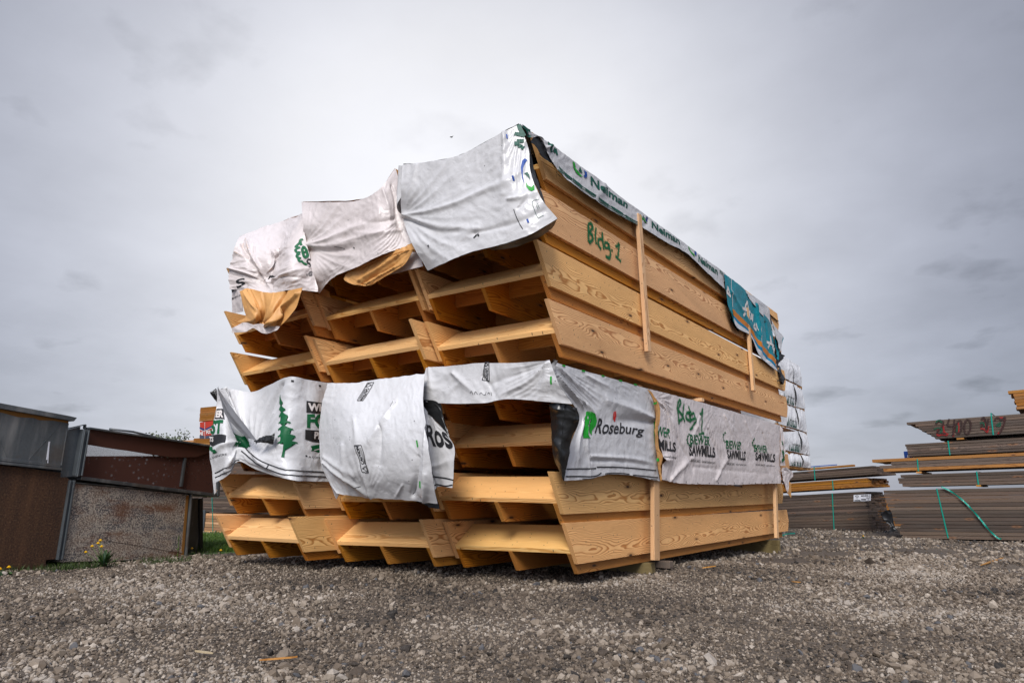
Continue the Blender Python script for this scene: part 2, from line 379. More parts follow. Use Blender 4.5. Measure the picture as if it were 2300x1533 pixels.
M['edge_rust'] = simple('rust_run', (.22,.10,.02), .8, 0, .4, 80)
M['blackstuff'] = simple('black_plastic', (.012,.013,.015), .35, 0, .3, 40)

# ------------------------------------------------------------------ ground: one sheet to the horizon
def build_ground():
    na = 160; rs = [0.0]; r = .35
    while r < 900: rs.append(r); r *= 1.055
    vs = [(CAM.x, CAM.y, gz(CAM.x, CAM.y))]; fs = []
    for r in rs[1:]:
        for i in range(na):
            a = 2*math.pi*i/na; x = CAM.x+r*math.cos(a); y = CAM.y+r*math.sin(a); vs.append((x, y, gz(x, y)))
    for i in range(na): fs.append((0, 1+i, 1+(i+1) % na))
    for k in range(len(rs)-2):
        for i in range(na):
            a = 1+k*na+i; b = 1+k*na+(i+1) % na; fs.append((a, a+na, b+na, b))
    me = bpy.data.meshes.new('ground'); me.from_pydata(vs, [], fs); me.polygons.foreach_set('use_smooth', [True]*len(fs))
    o = link('ground', me, M['gravel_ground']); tag(o, kind='structure')
build_ground()

def scatter(name, pts, sizes, base_v, base_f, mat, flat=.62, rnd=None, seed=1):
    """many small solid stones as ONE mesh"""
    rg = np.random.RandomState(seed); n = len(pts); nv = len(base_v)
    B = np.array(base_v)[None].repeat(n, 0)*(1+rg.uniform(-.34, .34, (n, nv, 3)))
    B *= rg.uniform([.75, .6, .45], [1.25, 1.05, flat+.15], (n, 3))[:, None, :]
    q = rg.normal(size=(n, 4)); q[:, 1:3] *= .45; q /= np.linalg.norm(q, axis=1)[:, None]
    w, x, y, z = q.T
    R = np.stack([1-2*(y*y+z*z), 2*(x*y-z*w), 2*(x*z+y*w), 2*(x*y+z*w), 1-2*(x*x+z*z), 2*(y*z-x*w), 2*(x*z-y*w), 2*(y*z+x*w), 1-2*(x*x+y*y)], 1).reshape(n, 3, 3)
    V = np.einsum('nij,nvj->nvi', R, B)*sizes[:, None, None]+pts[:, None, :]
    F = (np.array(base_f)[None]+(np.arange(n)*nv)[:, None, None]).reshape(-1, 3)
    me = bpy.data.meshes.new(name); me.vertices.add(n*nv); me.vertices.foreach_set('co', V.reshape(-1).astype(np.float32))
    me.loops.add(F.size); me.loops.foreach_set('vertex_index', F.reshape(-1).astype(np.int32))
    me.polygons.add(len(F)); me.polygons.foreach_set('loop_start', np.arange(0, F.size, 3, dtype=np.int32))
    me.update(calc_edges=True)
    rr = (rnd if rnd is not None else rg.uniform(size=n)).repeat(nv); set_rnd(me, rr)
    me.polygons.foreach_set('use_smooth', [False]*len(F))
    o = link(name, me, mat); return o
t_ = (1+5**.5)/2
ICO_V = [Vector(v).normalized() for v in [(-1,t_,0),(1,t_,0),(-1,-t_,0),(1,-t_,0),(0,-1,t_),(0,1,t_),(0,-1,-t_),(0,1,-t_),(t_,0,-1),(t_,0,1),(-t_,0,-1),(-t_,0,1)]]
ICO_F = [(0,11,5),(0,5,1),(0,1,7),(0,7,10),(0,10,11),(1,5,9),(5,11,4),(11,10,2),(10,7,6),(7,1,8),(3,9,4),(3,4,2),(3,2,6),(3,6,8),(3,8,9),(4,9,5),(2,4,11),(6,2,10),(8,6,7),(9,8,1)]
GX = np.linspace(-16, 12, 141); GY = np.linspace(-6, 18, 121)
GZ = np.array([[gz(x, y) for x in GX] for y in GY])
def gzv(x, y):
    fx = np.clip((x-GX[0])/(GX[1]-GX[0]), 0, len(GX)-1.001); fy = np.clip((y-GY[0])/(GY[1]-GY[0]), 0, len(GY)-1.001)
    i = fx.astype(int); j = fy.astype(int); u = fx-i; v = fy-j
    return GZ[j, i]*(1-u)*(1-v)+GZ[j, i+1]*u*(1-v)+GZ[j+1, i]*(1-u)*v+GZ[j+1, i+1]*u*v
def lumps(x, y, s, seed):
    return np.array([mnoise.noise(Vector((a*s, b*s, seed))) for a, b in zip(x, y)])
def gravel():
    rg = np.random.RandomState(3)
    def fan(n, d0, d1, pw=1.0, half=1.25):
        d = d0+(d1-d0)*rg.uniform(size=n)**pw; t = rg.uniform(-half, half, n)
        f = Vector((CF.x, CF.y, 0)).normalized(); r = Vector((f.y, -f.x, 0))
        return CAM.x+f.x*d+r.x*d*t, CAM.y+f.y*d+r.y*d*t, d
    # coarse stones, thrown up in patches
    x, y, d = fan(82000, 1.7, 11, 1.25)
    keep = (lumps(x, y, .9, 1.0)+.5*lumps(x, y, 2.6, 5.0)+rg.uniform(-.22, .22, len(x))) > .06
    x, y, d = x[keep], y[keep], d[keep]
    s = .0088*np.exp(rg.normal(0, .48, len(x)))*(1+.05*d); s = np.clip(s, .005, .036)
    z = gzv(x, y)+s*.28
    p1 = np.stack([x, y, z], 1); s1 = s
    x, y, d = fan(80000, 8, 19, 1.2); s = .011*np.exp(rg.normal(0, .4, len(x)))*(1+.05*d); z = gzv(x, y)+s*.25
    keep = (lumps(x, y, .9, 1.0)+rg.uniform(-.35, .35, len(x))) > -.15
    p1 = np.concatenate([p1, np.stack([x, y, z], 1)[keep]]); s1 = np.concatenate([s1, s[keep]])
    x, y, d = fan(165000, 1.7, 8.5, 1.1)
    s = .0050*np.exp(rg.normal(0, .35, len(x)))*(1+.10*d); z = gzv(x, y)+s*.25
    p2 = np.stack([x, y, z], 1)
    n1_ = lumps(p1[:, 0], p1[:, 1], .75, 11.0)+.5*lumps(p1[:, 0], p1[:, 1], 2.1, 12.0); n2_ = lumps(p2[:, 0], p2[:, 1], .75, 11.0)+.5*lumps(p2[:, 0], p2[:, 1], 2.1, 12.0)
    r1 = np.clip(rg.beta(2.3, 2.0, len(p1))+.42*n1_, 0, .93); r2 = np.clip(rg.beta(2.0, 2.2, len(p2))+.42*n2_, 0, .93)
    r1[rg.uniform(size=len(r1)) > .96] = 1.0
    o = scatter('gravel', np.concatenate([p1, p2]), np.concatenate([s1, s]), ICO_V, ICO_F, M['stone'], rnd=np.concatenate([r1, r2]))
    tag(o, kind='stuff'); o['label'] = 'crushed grey and brown stone covering the yard'
gravel()

# ------------------------------------------------------------------ timber units (prefabricated planks on raked joists)
TH = .038
LOW = dict(w=1.286, h=.330, j=.083, s=.5968, yj=.2627, yb=.1366, zb=.2022, db=.0132, kb=.2683, kz=.1795, L=7.1)
UPP = dict(w=1.3725, h=.343, j=.091, s=.6505, yj=.2864, yb=.1479, zb=.2137, db=.0172, kb=.2897, kz=.1885, L=7.45)
def unit_parts(p):
    w, h, j, s, L = p['w'], p['h'], p['j'], p['s'], p['L']; xi = -TH; xl = -w+TH
    parts = []
    def prism(poly, x0, x1, name, mat, axis_len=None, bev=.0015):
        cy = sum(q[0] for q in poly)/len(poly); cz = sum(q[1] for q in poly)/len(poly); cx = (x0+x1)/2
        b = MB(); b.prism([(x0-cx, y-cy, z-cz) for y, z in poly], (x1-x0, 0, 0))
        me = b.mesh(name, bevel=bev); me.materials.append(M[mat]); parts.append((name, me, (cx, cy, cz)))
    side = [(0, j+h), (s*h, j), (L-.10, j), (L, j+h*.45), (L-.05, j+h)]
    prism(side, xi, 0, 'side_plank', 'wood'); prism(side, -w, xl, 'side_plank', 'wood')
    yk, zk = p['yb']+p['db'], p['zb']-TH
    jo = [(p['yj'], 0), (yk, zk), (yk+p['kb'], zk+p['kz']), (L-.45, zk+p['kz']), (L-.30, 0)]
    for x in (xi-.003, -w/2+TH/2, xl+TH+.003): prism(jo, x-TH, x, 'joist', 'joist')
    bd = [(p['yb'], p['zb']), (yk, zk+.002), (yk+p['kb'], zk+p['kz']+.002), (p['yb']+p['kb'], p['zb']+p['kz'])]
    prism(bd, xl+.002, xi-.002, 'cross_board', 'board', bev=.002)
    bays = [(xl+TH+.005, -w/2-TH/2-.002), (-w/2+TH/2+.002, xi-TH-.005)]
    for yb, zb0 in ((.50, .17), (1.15, .12), (2.4, .17), (4.6, .17)):
        for k, (a, b) in enumerate(bays):
            y0 = yb+.03*k; prism([(y0, zb0), (y0+TH, zb0), (y0+TH, zk+p['kz']-.004), (y0, zk+p['kz']-.004)], a, b, 'blocking', 'block')
    return parts
PARTS = {'l': unit_parts(LOW), 'u': unit_parts(UPP)}
UNITS = {
 'R1':(0,0,.106,.0116,-.0015,.0192),'R2':(.015,-.238,.503,.0132,.0039,-.0096),'R3':(.029,-.104,.974,.0016,.0004,-.0074),'R4':(.0,-.27,1.375,.0022,0,-.0057),
 'M1':(-1.292,-.277,.106,.0089,-.0076,.0254),'M2':(-1.295,-.285,.503,-.0094,-.0049,.0138),
 'L1':(-2.591,-.680,.106,-.0206,-.0004,.0129),'L2':(-2.592,-.704,.503,-.0138,.0111,-.0102),'L3':(-2.60,-.66,.962,-.01,.002,0),
 'M3':(-1.30,-.29,.965,0,0,0),'M4':(-1.30,-.30,1.36,0,0,0),'L4':(-2.60,-.62,1.36,0,0,0),
 'RA':(.024,-.280,1.876,-.0001,.0049,.0040),'RB':(.022,-.448,2.339,-.0060,-.0014,-.0033),'RC':(-.008,-.477,2.833,-.0069,.0033,0),'RD':(-.005,-.47,3.296,-.0054,.0027,0),
 'MA':(-1.370,-.422,1.876,.0200,-.0009,.0200),'MB':(-1.375,-.457,2.346,.0120,-.0014,.0147),'MC':(-1.385,-.47,2.825,.006,0,.01),
 'LA':(-2.755,-.527,1.876,-.0119,.0005,.0135),'LB':(-2.757,-.645,2.346,-.0121,.0006,.0229),'LC':(-2.77,-.66,2.84,-.01,0,.01)}
ULAB = {
 'R1':'lowest timber unit of the near right column, resting on the green posts',
 'R2':'second timber unit from the ground at the near corner, right below the lettered wrap',
 'R3':'timber unit framed in the opening of the grey-white wrap, between its black lining flaps',
 'R4':'topmost lower-pile unit of the near right column, joist ends just under the wrap flap',
 'M1':'lowest timber unit of the middle column, close above the gravel',
 'M2':'timber unit of the middle column whose board edge shows right below the bulging plain wrap',
 'L1':'lowest timber unit of the far left column, in front of the green grass',
 'L2':'timber unit of the far left column directly below the tree-printed wrap hem',
 'L3':'timber unit mostly hidden behind the tree-printed wrap of the lower pile',
 'M3':'timber unit inside the middle of the lower pile, behind the plain bulging wrap',
 'M4':'topmost lower-pile unit of the middle column, wrapped up out of sight',
 'L4':'topmost lower-pile unit of the far left column, under the tree-printed wrap',
 'RA':'lowest unit of the upper pile at the near corner, swirly grain on its long plank',
 'RB':'upper-pile unit at the near corner with streaked nail holes, just below the sprayed plank',
 'RC':'timber unit with green spray-painted lettering on its long side plank',
 'RD':'topmost timber unit, its long side plank running under the printed top wrap edge',
 'MA':'lowest upper-pile unit of the middle column, sitting on the plain bulging wrap',
 'MB':'second upper-pile unit of the middle column, below the hanging kraft paper flap',
 'MC':'dark middle-column unit half hidden behind the pinkish wrap and kraft flap',
 'LA':'lowest upper-pile unit of the far left column, its left plank against the sky',
 'LB':'upper-pile unit of the far left column with kraft paper hanging over its board',
 'LC':'far left unit hidden behind the crumpled pinkish wrap and its paper lining'}
for k, (X, Y, Z, T, P_, Q_) in UNITS.items():
    root = empty('timber_unit', (X, Y, Z), (P_, -Q_, T))
    tag(root, ULAB[k], 'timber unit', 'raked timber units stacked in the two piles')
    for nm, me, loc in PARTS['l' if k[1] in '1234' else 'u']:
        o = bpy.data.objects.new(nm, me); COL.objects.link(o); o.parent = root; o.location = loc

# dunnage posts, stickers and battens
def beam(name, lo, hi, mat, label, cat, group=None, rot=(0,0,0), bev=.003):
    c = [(a+b)/2 for a, b in zip(lo, hi)]; b = MB(); b.box([a-q for a, q in zip(lo, c)], [a-q for a, q in zip(hi, c)])
    me = b.mesh(name, bevel=bev); o = link(name, me, M[mat], loc=c); o.rotation_euler = rot; tag(o, label, cat, group); return o
g1 = gz(0, 1.6); g2 = gz(0, 6.1)
beam('support_post', (-4.0, 1.52, g1-.005), (.03, 1.61, .100), 'treated', 'green treated post under the pile by the near batten', 'post', 'green posts under the pile')
beam('support_post', (-4.0, 6.02, g2-.02), (.02, 6.11, .085), 'treated', 'green treated post under the far end of the pile by the far batten', 'post', 'green posts under the pile')
beam('support_block', (-.5, 1.95, .015), (.035, 2.04, .085), 'greywood', 'short grey block under the pile just behind the near batten', 'block')
for y, lab in ((1.7, 'near'), (3.05, 'middle'), (5.6, 'far'), (6.75, 'last')):
    beam('sticker_board', (-4.1, y, 1.83), (.055 if lab == 'middle' else -.12, y+.085, 1.868), 'batten', lab+' cross sticker separating the lower and upper pile', 'sticker', 'stickers between the two piles')
def batten(px_t, px_b, zt, xw, dep, label, x0=.052):
    """vertical batten nailed on the side planks: leaning slightly, left edge through two photo points"""
    a = at(px_t[0], px_t[1], 'x', x0); b = at(px_b[0], px_b[1], 'x', x0)
    if zt is not None: a = a+(a-b)*((zt-a.z)/(a.z-b.z))
    d = a-b; mid = (a+b)/2; L = d.length
    mbb = MB(); mbb.box((0, 0, -L/2), (dep, xw, L/2)); me = mbb.mesh('batten', bevel=.002)
    o = link('batten', me, M['batten'], loc=mid); o.rotation_euler = (-math.atan2(d.y, d.z), math.atan2(d.x, d.z), 0)
    tag(o, label, 'batten', 'battens nailed up the side of the piles')
batten((1427.4,503.5), (1447.4,789), 3.62, .082, .040, 'tall batten near the front of the upper pile, splintered grey lower end')
batten((1677,756.5), (1687,876.5), 3.4, .082, .040, 'tall batten near the far end of the upper pile, below the teal wrap', x0=.072)
batten((1460.5,1085), (1460.8,1257), 1.7, .125, .042, 'wide batten near the front of the lower pile, split with nail cracks')
batten((1735,1086), (1739,1207), 1.7, .095, .042, 'batten at the far end of the lower pile, beside the grey lumber')


# ------------------------------------------------------------------ wraps: cloth sheets given by a net of points, with folds, two faces and printing
def crom(P, t):
    n = len(P); x = t*(n-1); i = min(int(x), n-2); f = x-i
    p0 = P[i-1] if i > 0 else P[0]*2-P[1]; p1 = P[i]; p2 = P[i+1]; p3 = P[i+2] if i+2 < n else P[-1]*2-P[-2]
    return .5*((2*p1)+(p2-p0)*f+(2*p0-5*p1+4*p2-p3)*f*f+(3*p1-p0-3*p2+p3)*f**3)
class Sheet:
    def __init__(s, net, plane, nu=60, nv=40, creases=(), radials=(), amp=.012, cscale=3.0, seed=0, fine=.004, shift=(0,0,0), hem=0.0):
        """net: rows of (px,py) or (px,py,axis,value) seen in the photograph, placed on 'plane' (axis,value)"""
        s.C = []
        for ri, row in enumerate(net):
            R = []
            for q in row:
                ax, v = (q[2], q[3]) if len(q) == 4 else (plane if not isinstance(plane, list) else plane[ri])
                R.append(at(q[0], q[1], ax, v)+Vector(shift) if ax != 'w' else Vector(v))
            s.C.append(R)
        s.nu, s.nv, s.creases, s.radials, s.amp, s.cs, s.seed, s.fine, s.hem = nu, nv, creases, radials, amp, cscale, seed, fine, hem
        a = s.base(0, .5); b = s.base(1, .5); s.su = max(.05, (a-b).length); a = s.base(.5, 0); b = s.base(.5, 1); s.sv = max(.05, (a-b).length)
        # which side faces the camera
        n = s.nrm(.5, .5); s.sgn = 1 if n.dot(CAM-s.base(.5, .5)) > 0 else -1
        s._uv = None
    def up(s): s.sgn = 1 if s.nrm(.5,.5).z > 0 else -1; return s
    def base(s, u, v): return crom([crom(r, u) for r in s.C], v)
    def nrm(s, u, v):
        e = .02; u0, u1 = max(0, u-e), min(1, u+e); v0, v1 = max(0, v-e), min(1, v+e)
        n = (s.base(u1, v)-s.base(u0, v)).cross(s.base(u, v1)-s.base(u, v0))
        return n.normalized() if n.length > 1e-9 else Vector((0,-1,0))
    def disp(s, u, v):
        x = u*s.su; y = v*s.sv; d = 0
        q = Vector((x*s.cs, y*s.cs, s.seed))
        w = mnoise.noise_vector(q*.7)*.55
        n1 = 1-abs(mnoise.noise(q+w))*2.4; n2 = 1-abs(mnoise.noise((q+w)*2.3+Vector((5,1,2))))*2.2; n3 = mnoise.noise(q*.45)
        d += s.amp*(n1*.7+n2*.35+n3*1.5)
        q3 = Vector((x*13, y*13, s.seed+9)); d += s.fine*(1-abs(mnoise.noise(q3+w*3))*2)
        for (u0, v0, u1, v1, wd_, am) in s.creases:
            ax, ay, bx, by = u0*s.su, v0*s.sv, u1*s.su, v1*s.sv; dx, dy = bx-ax, by-ay; L2 = dx*dx+dy*dy
            t = ((x-ax)*dx+(y-ay)*dy)/L2; tc = min(1, max(0, t)); px, py = ax+dx*tc, ay+dy*tc
            dist = math.hypot(x-px, y-py)+.012*mnoise.noise(Vector((x*6, y*6, 4)))
            wl = wd_*(.45+.75*tc); fall = (.55*math.exp(-math.sqrt(dist*dist+.00001)/(wl*.75))+.45*math.exp(-(dist/wl)**2))*(1-.5*tc)
            if t < 0 or t > 1: fall *= .6
            d += am*fall
        for (uc, vc, a0, a1, nfold, ln, am) in s.radials:
            rx, ry = (u-uc)*s.su, (v-vc)*s.sv; r = math.hypot(rx, ry); a = math.degrees(math.atan2(ry, rx))
            if a0 <= a <= a1 and r < ln:
                ph = (a-a0)/(a1-a0); k = math.cos(ph*nfold*2*math.pi+1.6*mnoise.noise(Vector((r*2, ph*4, s.seed))))
                k = (1-abs(k))*2-1
                d += .27*am*k*math.sin(math.pi*min(1, r/ln))**.7*min(1, r/.06)*math.sin(math.pi*ph)**.4
        return d
    def P(s, u, v, off=0.0):
        p = s.base(u, v); n = s.nrm(u, v)*s.sgn
        return p+n*(s.disp(u, v)+off)
    def inv(s, px, py):
        if s._uv is None:
            s._uv = [(i/40, j/40)+proj(s.base(i/40, j/40)) for i in range(-2, 43) for j in range(-2, 43)]
        u, v = min(s._uv, key=lambda q: (q[2]-px)**2+(q[3]-py)**2)[:2]
        for _ in range(4):
            e = .01; x0, y0 = proj(s.base(u, v)); xa, ya = proj(s.base(u+e, v)); xb, yb = proj(s.base(u, v+e))
            a, b, c, d = (xa-x0)/e, (xb-x0)/e, (ya-y0)/e, (yb-y0)/e; det = a*d-b*c
            if abs(det) < 1e-6: break
            rx, ry = px-x0, py-y0; u += (d*rx-b*ry)/det*.9; v += (a*ry-c*rx)/det*.9
            u = min(1.03, max(-.03, u)); v = min(1.03, max(-.03, v))
        return u, v
    def into(s, b, front=0, back=1, thick=.003, edge=None):
        nu, nv = s.nu, s.nv; A = []; B = []
        for j in range(nv+1):
            for i in range(nu+1):
                u, v = i/nu, j/nv
                if s.hem:      # gently irregular outline
                    k = s.hem
                    if j in (0, nv): v += (1 if j else -1)*k*mnoise.noise(Vector((u*s.su*9, s.seed, j)))
                    if i in (0, nu): u += (1 if i else -1)*k*mnoise.noise(Vector((v*s.sv*9, s.seed+4, i)))
                p = s.P(u, v); n = s.nrm(min(1, max(0, u)), min(1, max(0, v)))*s.sgn
                A.append(p); B.append(p-n*thick)
        F1 = []; W = nu+1
        for j in range(nv):
            for i in range(nu):
                q = (j*W+i, j*W+i+1, (j+1)*W+i+1, (j+1)*W+i); F1.append(q if s.sgn < 0 else q[::-1])
        b.add(A, [q if s.sgn > 0 else q[::-1] for q in [(f[0], f[3], f[2], f[1]) if s.sgn < 0 else (f[3], f[2], f[1], f[0]) for f in F1]], front, .5)
        b.add(B, F1, back, .5)
def txt_mesh(text, bold=0.0, cache={}):
    k = (text, bold)
    if k in cache: return cache[k]
    cu = bpy.data.curves.new('t', 'FONT'); cu.body = text; cu.size = 1; cu.offset = bold; cu.resolution_u = 3
    o = bpy.data.objects.new('t', cu); COL.objects.link(o); bpy.context.view_layer.update()
    me = bpy.data.meshes.new_from_object(o.evaluated_get(bpy.context.evaluated_depsgraph_get()))
    bpy.data.objects.remove(o); bpy.data.curves.remove(cu)
    bm = bmesh.new(); bm.from_mesh(me); bpy.data.meshes.remove(me); bmesh.ops.triangulate(bm, faces=bm.faces)
    cache[k] = bm; return bm
def cap_h():
    bm = txt_mesh('H'); return max(v.co.y for v in bm.verts)
CAPH = cap_h()
def cut(bm, nx, ny, x0, x1, y0, y1):
    for k in range(1, nx):
        bmesh.ops.bisect_plane(bm, geom=bm.verts[:]+bm.edges[:]+bm.faces[:], plane_co=(x0+(x1-x0)*k/nx, 0, 0), plane_no=(1,0,0))
    for k in range(1, ny):
        bmesh.ops.bisect_plane(bm, geom=bm.verts[:]+bm.edges[:]+bm.faces[:], plane_co=(0, y0+(y1-y0)*k/ny, 0), plane_no=(0,1,0))
def bl(q, s_, t_):     # quad TL,TR,BR,BL ; s right, t down
    a = [q[0][i]*(1-s_)+q[1][i]*s_ for i in (0, 1)]; b = [q[3][i]*(1-s_)+q[2][i]*s_ for i in (0, 1)]
    return a[0]*(1-t_)+b[0]*t_, a[1]*(1-t_)+b[1]*t_
class Flat:            # a plane face to print on (wood plank, side of a bundle)
    def __init__(s, fn, n): s.fn = fn; s.n = Vector(n).normalized()
    def inv(s, px, py): return px, py
    def P(s, u, v, off=0.0): return s.fn(u, v)+s.n*off
def print_text(b, sh, text, quad, mi, bold=.012, off=.004, cell=.03, slant=0.0):
    bm = txt_mesh(text, bold).copy(); xs = [v.co.x for v in bm.verts]; x0, x1 = min(xs), max(xs)
    ys = [v.co.y for v in bm.verts]; y0, y1 = min(ys), max(ys)
    uvq = [sh.inv(*p) for p in quad]
    wid = (sh.P(*uvq[0])-sh.P(*uvq[1])).length; hei = (sh.P(*uvq[0])-sh.P(*uvq[3])).length
    cut(bm, min(60, max(1, int(wid/cell))), min(14, max(1, int(hei*(y1-y0)/CAPH/cell))), x0, x1, y0, y1)
    bmesh.ops.triangulate(bm, faces=bm.faces); bm.verts.ensure_lookup_table()
    V = []
    for v in bm.verts:
        t = 1-v.co.y/CAPH; s_ = (v.co.x-x0)/(x1-x0)+slant*(1-t)
        u, w = bl(uvq, s_, t); V.append(sh.P(u, w, off))
    b.add(V, [tuple(q.index for q in f.verts) for f in bm.faces], mi, .5); bm.free()
def print_poly(b, sh, pts, mi, off=.004, cell=.03):
    uv = [sh.inv(*p) for p in pts]; bm = bmesh.new(); vs = [bm.verts.new((u, v, 0)) for u, v in uv]
    bm.faces.new(vs); bmesh.ops.triangulate(bm, faces=bm.faces)
    us = [q[0] for q in uv]; ws = [q[1] for q in uv]
    if isinstance(sh, Sheet): nx = int((max(us)-min(us))*sh.su/cell)+1; ny = int((max(ws)-min(ws))*sh.sv/cell)+1
    else: nx = ny = 1
    cut(bm, min(40, nx), min(40, ny), min(us), max(us), min(ws), max(ws)); bmesh.ops.triangulate(bm, faces=bm.faces)
    bm.verts.index_update()
    b.add([sh.P(v.co.x, v.co.y, off) for v in bm.verts], [tuple(q.index for q in f.verts) for f in bm.faces], mi, .5); bm.free()
def print_line(b, sh, pts, w, mi, off=.0045, wob=0.0, taper=False):
    """a stroke of real width w metres along photo points"""
    uv = [sh.inv(*p) for p in pts]; fine = []
    Q = [Vector((a, c, 0)) for a, c in uv]; n = max(2, (len(Q)-1)*8)
    for k in range(n+1):
        q = crom(Q, k/n) if len(Q) > 2 else Q[0].lerp(Q[1], k/n); fine.append((sh.base(q.x, q.y) if isinstance(sh, Sheet) else sh.P(q.x, q.y), sh.P(q.x, q.y, off)))
    V = []; 
    nn = Vector((0,0,0))
    for k, (p0_, p) in enumerate(fine):
        t = (fine[min(k+1, n)][0]-fine[max(k-1, 0)][0]); view = (CAM-p).normalized() if isinstance(sh, Flat) else (sh.nrm(min(1,max(0,uv[0][0])), min(1,max(0,uv[0][1])))*sh.sgn)
        if isinstance(sh, Flat): view = sh.n
        sd = t.cross(view); sd = sd.normalized() if sd.length > 1e-9 else Vector((1,0,0))
        ww = w*.5*(1+wob*mnoise.noise(p*40)); 
        if taper: ww *= min(1, .35+1.3*math.sin(math.pi*min(1, max(0, k/n))))
        V += [p-sd*ww, p+sd*ww]
    b.add(V, [(2*k, 2*k+1, 2*k+3, 2*k+2) for k in range(n)], mi, .5)
def Z(ox, oy, sc): return lambda *p: [(ox+x*sc, oy+y*sc) for x, y in p]
def wrap(name, b, mats, label, group='printed plastic wraps over the timber piles', parent=None, cat='wrap'):
    me = b.mesh(name, smooth=True, fix=False); o = link(name, me, [M[q] for q in mats], parent=parent)
    # keep the origin at the sheet itself
    c = sum((v.co for v in me.vertices), Vector())/len(me.vertices); me.transform(Matrix.Translation(-c)); o.location = c
    if not parent: tag(o, label, cat, group)
    return o

# ---- near top wrap: grey front drape, top sheet and printed side strip
def top_near():
    b = MB()
    fr = Sheet([[(905,370),(960,364),(1025,352),(1075,328),(1120,303),(1166,279,'y',-.62)],
                [(902,425),(962,420),(1020,410),(1080,385),(1135,362),(1187,333,'y',-.60)],
                [(905,485,'y',-.60),(968,478),(1030,462),(1090,440),(1150,420),(1192,388,'y',-.62)],
                [(925,545),(985,540),(1045,515),(1105,495),(1165,475),(1216,446,'y',-.62)],
                [(962,607,'y',-.60),(1005,588),(1060,566),(1120,551),(1190,527,'y',-.66),(1252,491,'y',-.52)]], ('y',-.70), 110, 90,
        creases=[(.0,.5,.9,.42,.035,.030),(.0,.52,.35,.75,.03,-.03),(.02,.5,.5,.80,.04,.03),(.75,.60,1,.68,.03,.03),(.8,.72,1,.62,.025,-.02),(.85,.0,.72,.55,.05,.03),(.12,.02,.05,.40,.03,.02),(.45,.82,.98,.86,.03,-.018)],
        radials=[(0,.5,-80,80,5,.75,.020),(1.0,.0,95,170,3,.6,.016)], amp=.007, cscale=1.6, seed=1, hem=.004)
    fr.into(b, 0, 1)
    TZ = min(at(905,370,'y',-.70).z, at(1166,279,'y',-.62).z)
    # top sheet running back over the column, and the side strip with its scalloped lower hem
    top = Sheet([[(905,370,'y',-.70),(960,364,'y',-.70),(1025,352,'y',-.70),(1075,328,'y',-.70),(1120,303,'y',-.70),(1166,279,'y',-.62)]]+
                [[(0,0,'w',(-1.40+1.46*i/5,y_,TZ-.10)) for i in range(6)] for y_ in (.2, 3.5, 6.9)], None, 20, 60, amp=.012, seed=2)
    top.up().into(b, 0, 1)
    sd_ = Sheet([[(905,370,'y',-.70),(0,0,'w',(-1.46,-.45,max(TZ, 3.765))),(0,0,'w',(-1.46,1.2,3.70))],[(903,430,'y',-.66),(0,0,'w',(-1.46,-.45,3.3)),(0,0,'w',(-1.46,1.2,3.3))]], None, 20, 12, amp=.008, seed=7); sd_.into(b, 0, 0)
    X = ('x', .075)
    st = Sheet([[(1166,279),(1204,304),(1244,331),(1281,358),(1346,403),(1411,455),(1449,481),(1489,512),(1530,542),(1578,578),(1626,613)],
                [(1180,294),(1209,307),(1236,343),(1276,377),(1343,427),(1409,475),(1448,498),(1492,528),(1534,555),(1580,592),(1626,632)],
                [(1194,309),(1213,310),(1232,352),(1266,398),(1335,449),(1402,490),(1444,511),(1493,543),(1540,569),(1588,614),(1627,650)]], X, 220, 16, amp=.009, cscale=2.0, seed=3, fine=.003, hem=.03,
        creases=[(.18,.1,.16,1,.04,.03),(.42,.0,.40,1,.05,.02),(.62,.1,.60,.95,.06,-.02)])
    st.into(b, 0, 1)
    # lining showing where the corner has curled open
    ln = Sheet([[(1181,345,'y',-.60),(1190,334,'y',-.56)],[(1184,385,'y',-.60),(1199,378,'y',-.5)],[(1205,420,'y',-.60),(1212,415,'y',-.5)],[(1222,460,'y',-.60),(1225,458,'y',-.55)]], None, 6, 30, amp=.004, seed=4)
    ln.into(b, 1, 1)
    l2 = Sheet([[(1190,320),(1198,308),(1206,304)],[(1200,326),(1208,314),(1218,311)],[(1208,338),(1220,328),(1232,333)],[(1217,352),(1229,346),(1240,352)],[(1232,364),(1241,370),(1247,380)]], ('x', .062), 12, 24, amp=.008, seed=5, cscale=6)
    l2.into(b, 1, 1)
    l3 = Sheet([[(1100,556,'y',-.55),(1150,540,'y',-.58),(1200,522,'y',-.60),(1252,490,'y',-.45)],[(1105,560,'y',-.50),(1160,553,'y',-.50),(1222,524,'y',-.42),(1238,512,'y',-.30)]], None, 30, 8, amp=.006, seed=6)
    l3.into(b, 1, 1)
    # printing
    z = Z(890, 270, .2283)
    for p in (((1085,145),(1092,186)),((1150,555),(1161,600)),((1287,970),(1303,1010))): print_line(b, fr, z(*p), .016, 4)
    for p in (((1163,132),(1262,150)),((1203,45),(1225,100),(1258,158)),((1185,208),(1256,203)),((1182,236),(1256,276)),((1182,210),(1184,250))): print_line(b, fr, z(*p), .036, 3)
    print_poly(b, fr, z((1225,470),(1240,400),(1265,377),(1290,392),(1268,425),(1250,470),(1246,540),(1262,632),(1238,570)), 4)
    print_poly(b, fr, z((1258,527),(1290,512),(1312,540),(1318,590),(1296,560)), 3)
    print_poly(b, fr, z((1275,608),(1298,648),(1330,658),(1355,630),(1362,690),(1340,702),(1305,690),(1280,655)), 2)
    for p in (((1335,810),(1350,790),(1410,780)),((1335,810),(1392,962)),((1392,965),(1450,935)),((1372,820),(1395,880)),((1386,815),(1408,870))): print_line(b, fr, z(*p), .0035, 3)
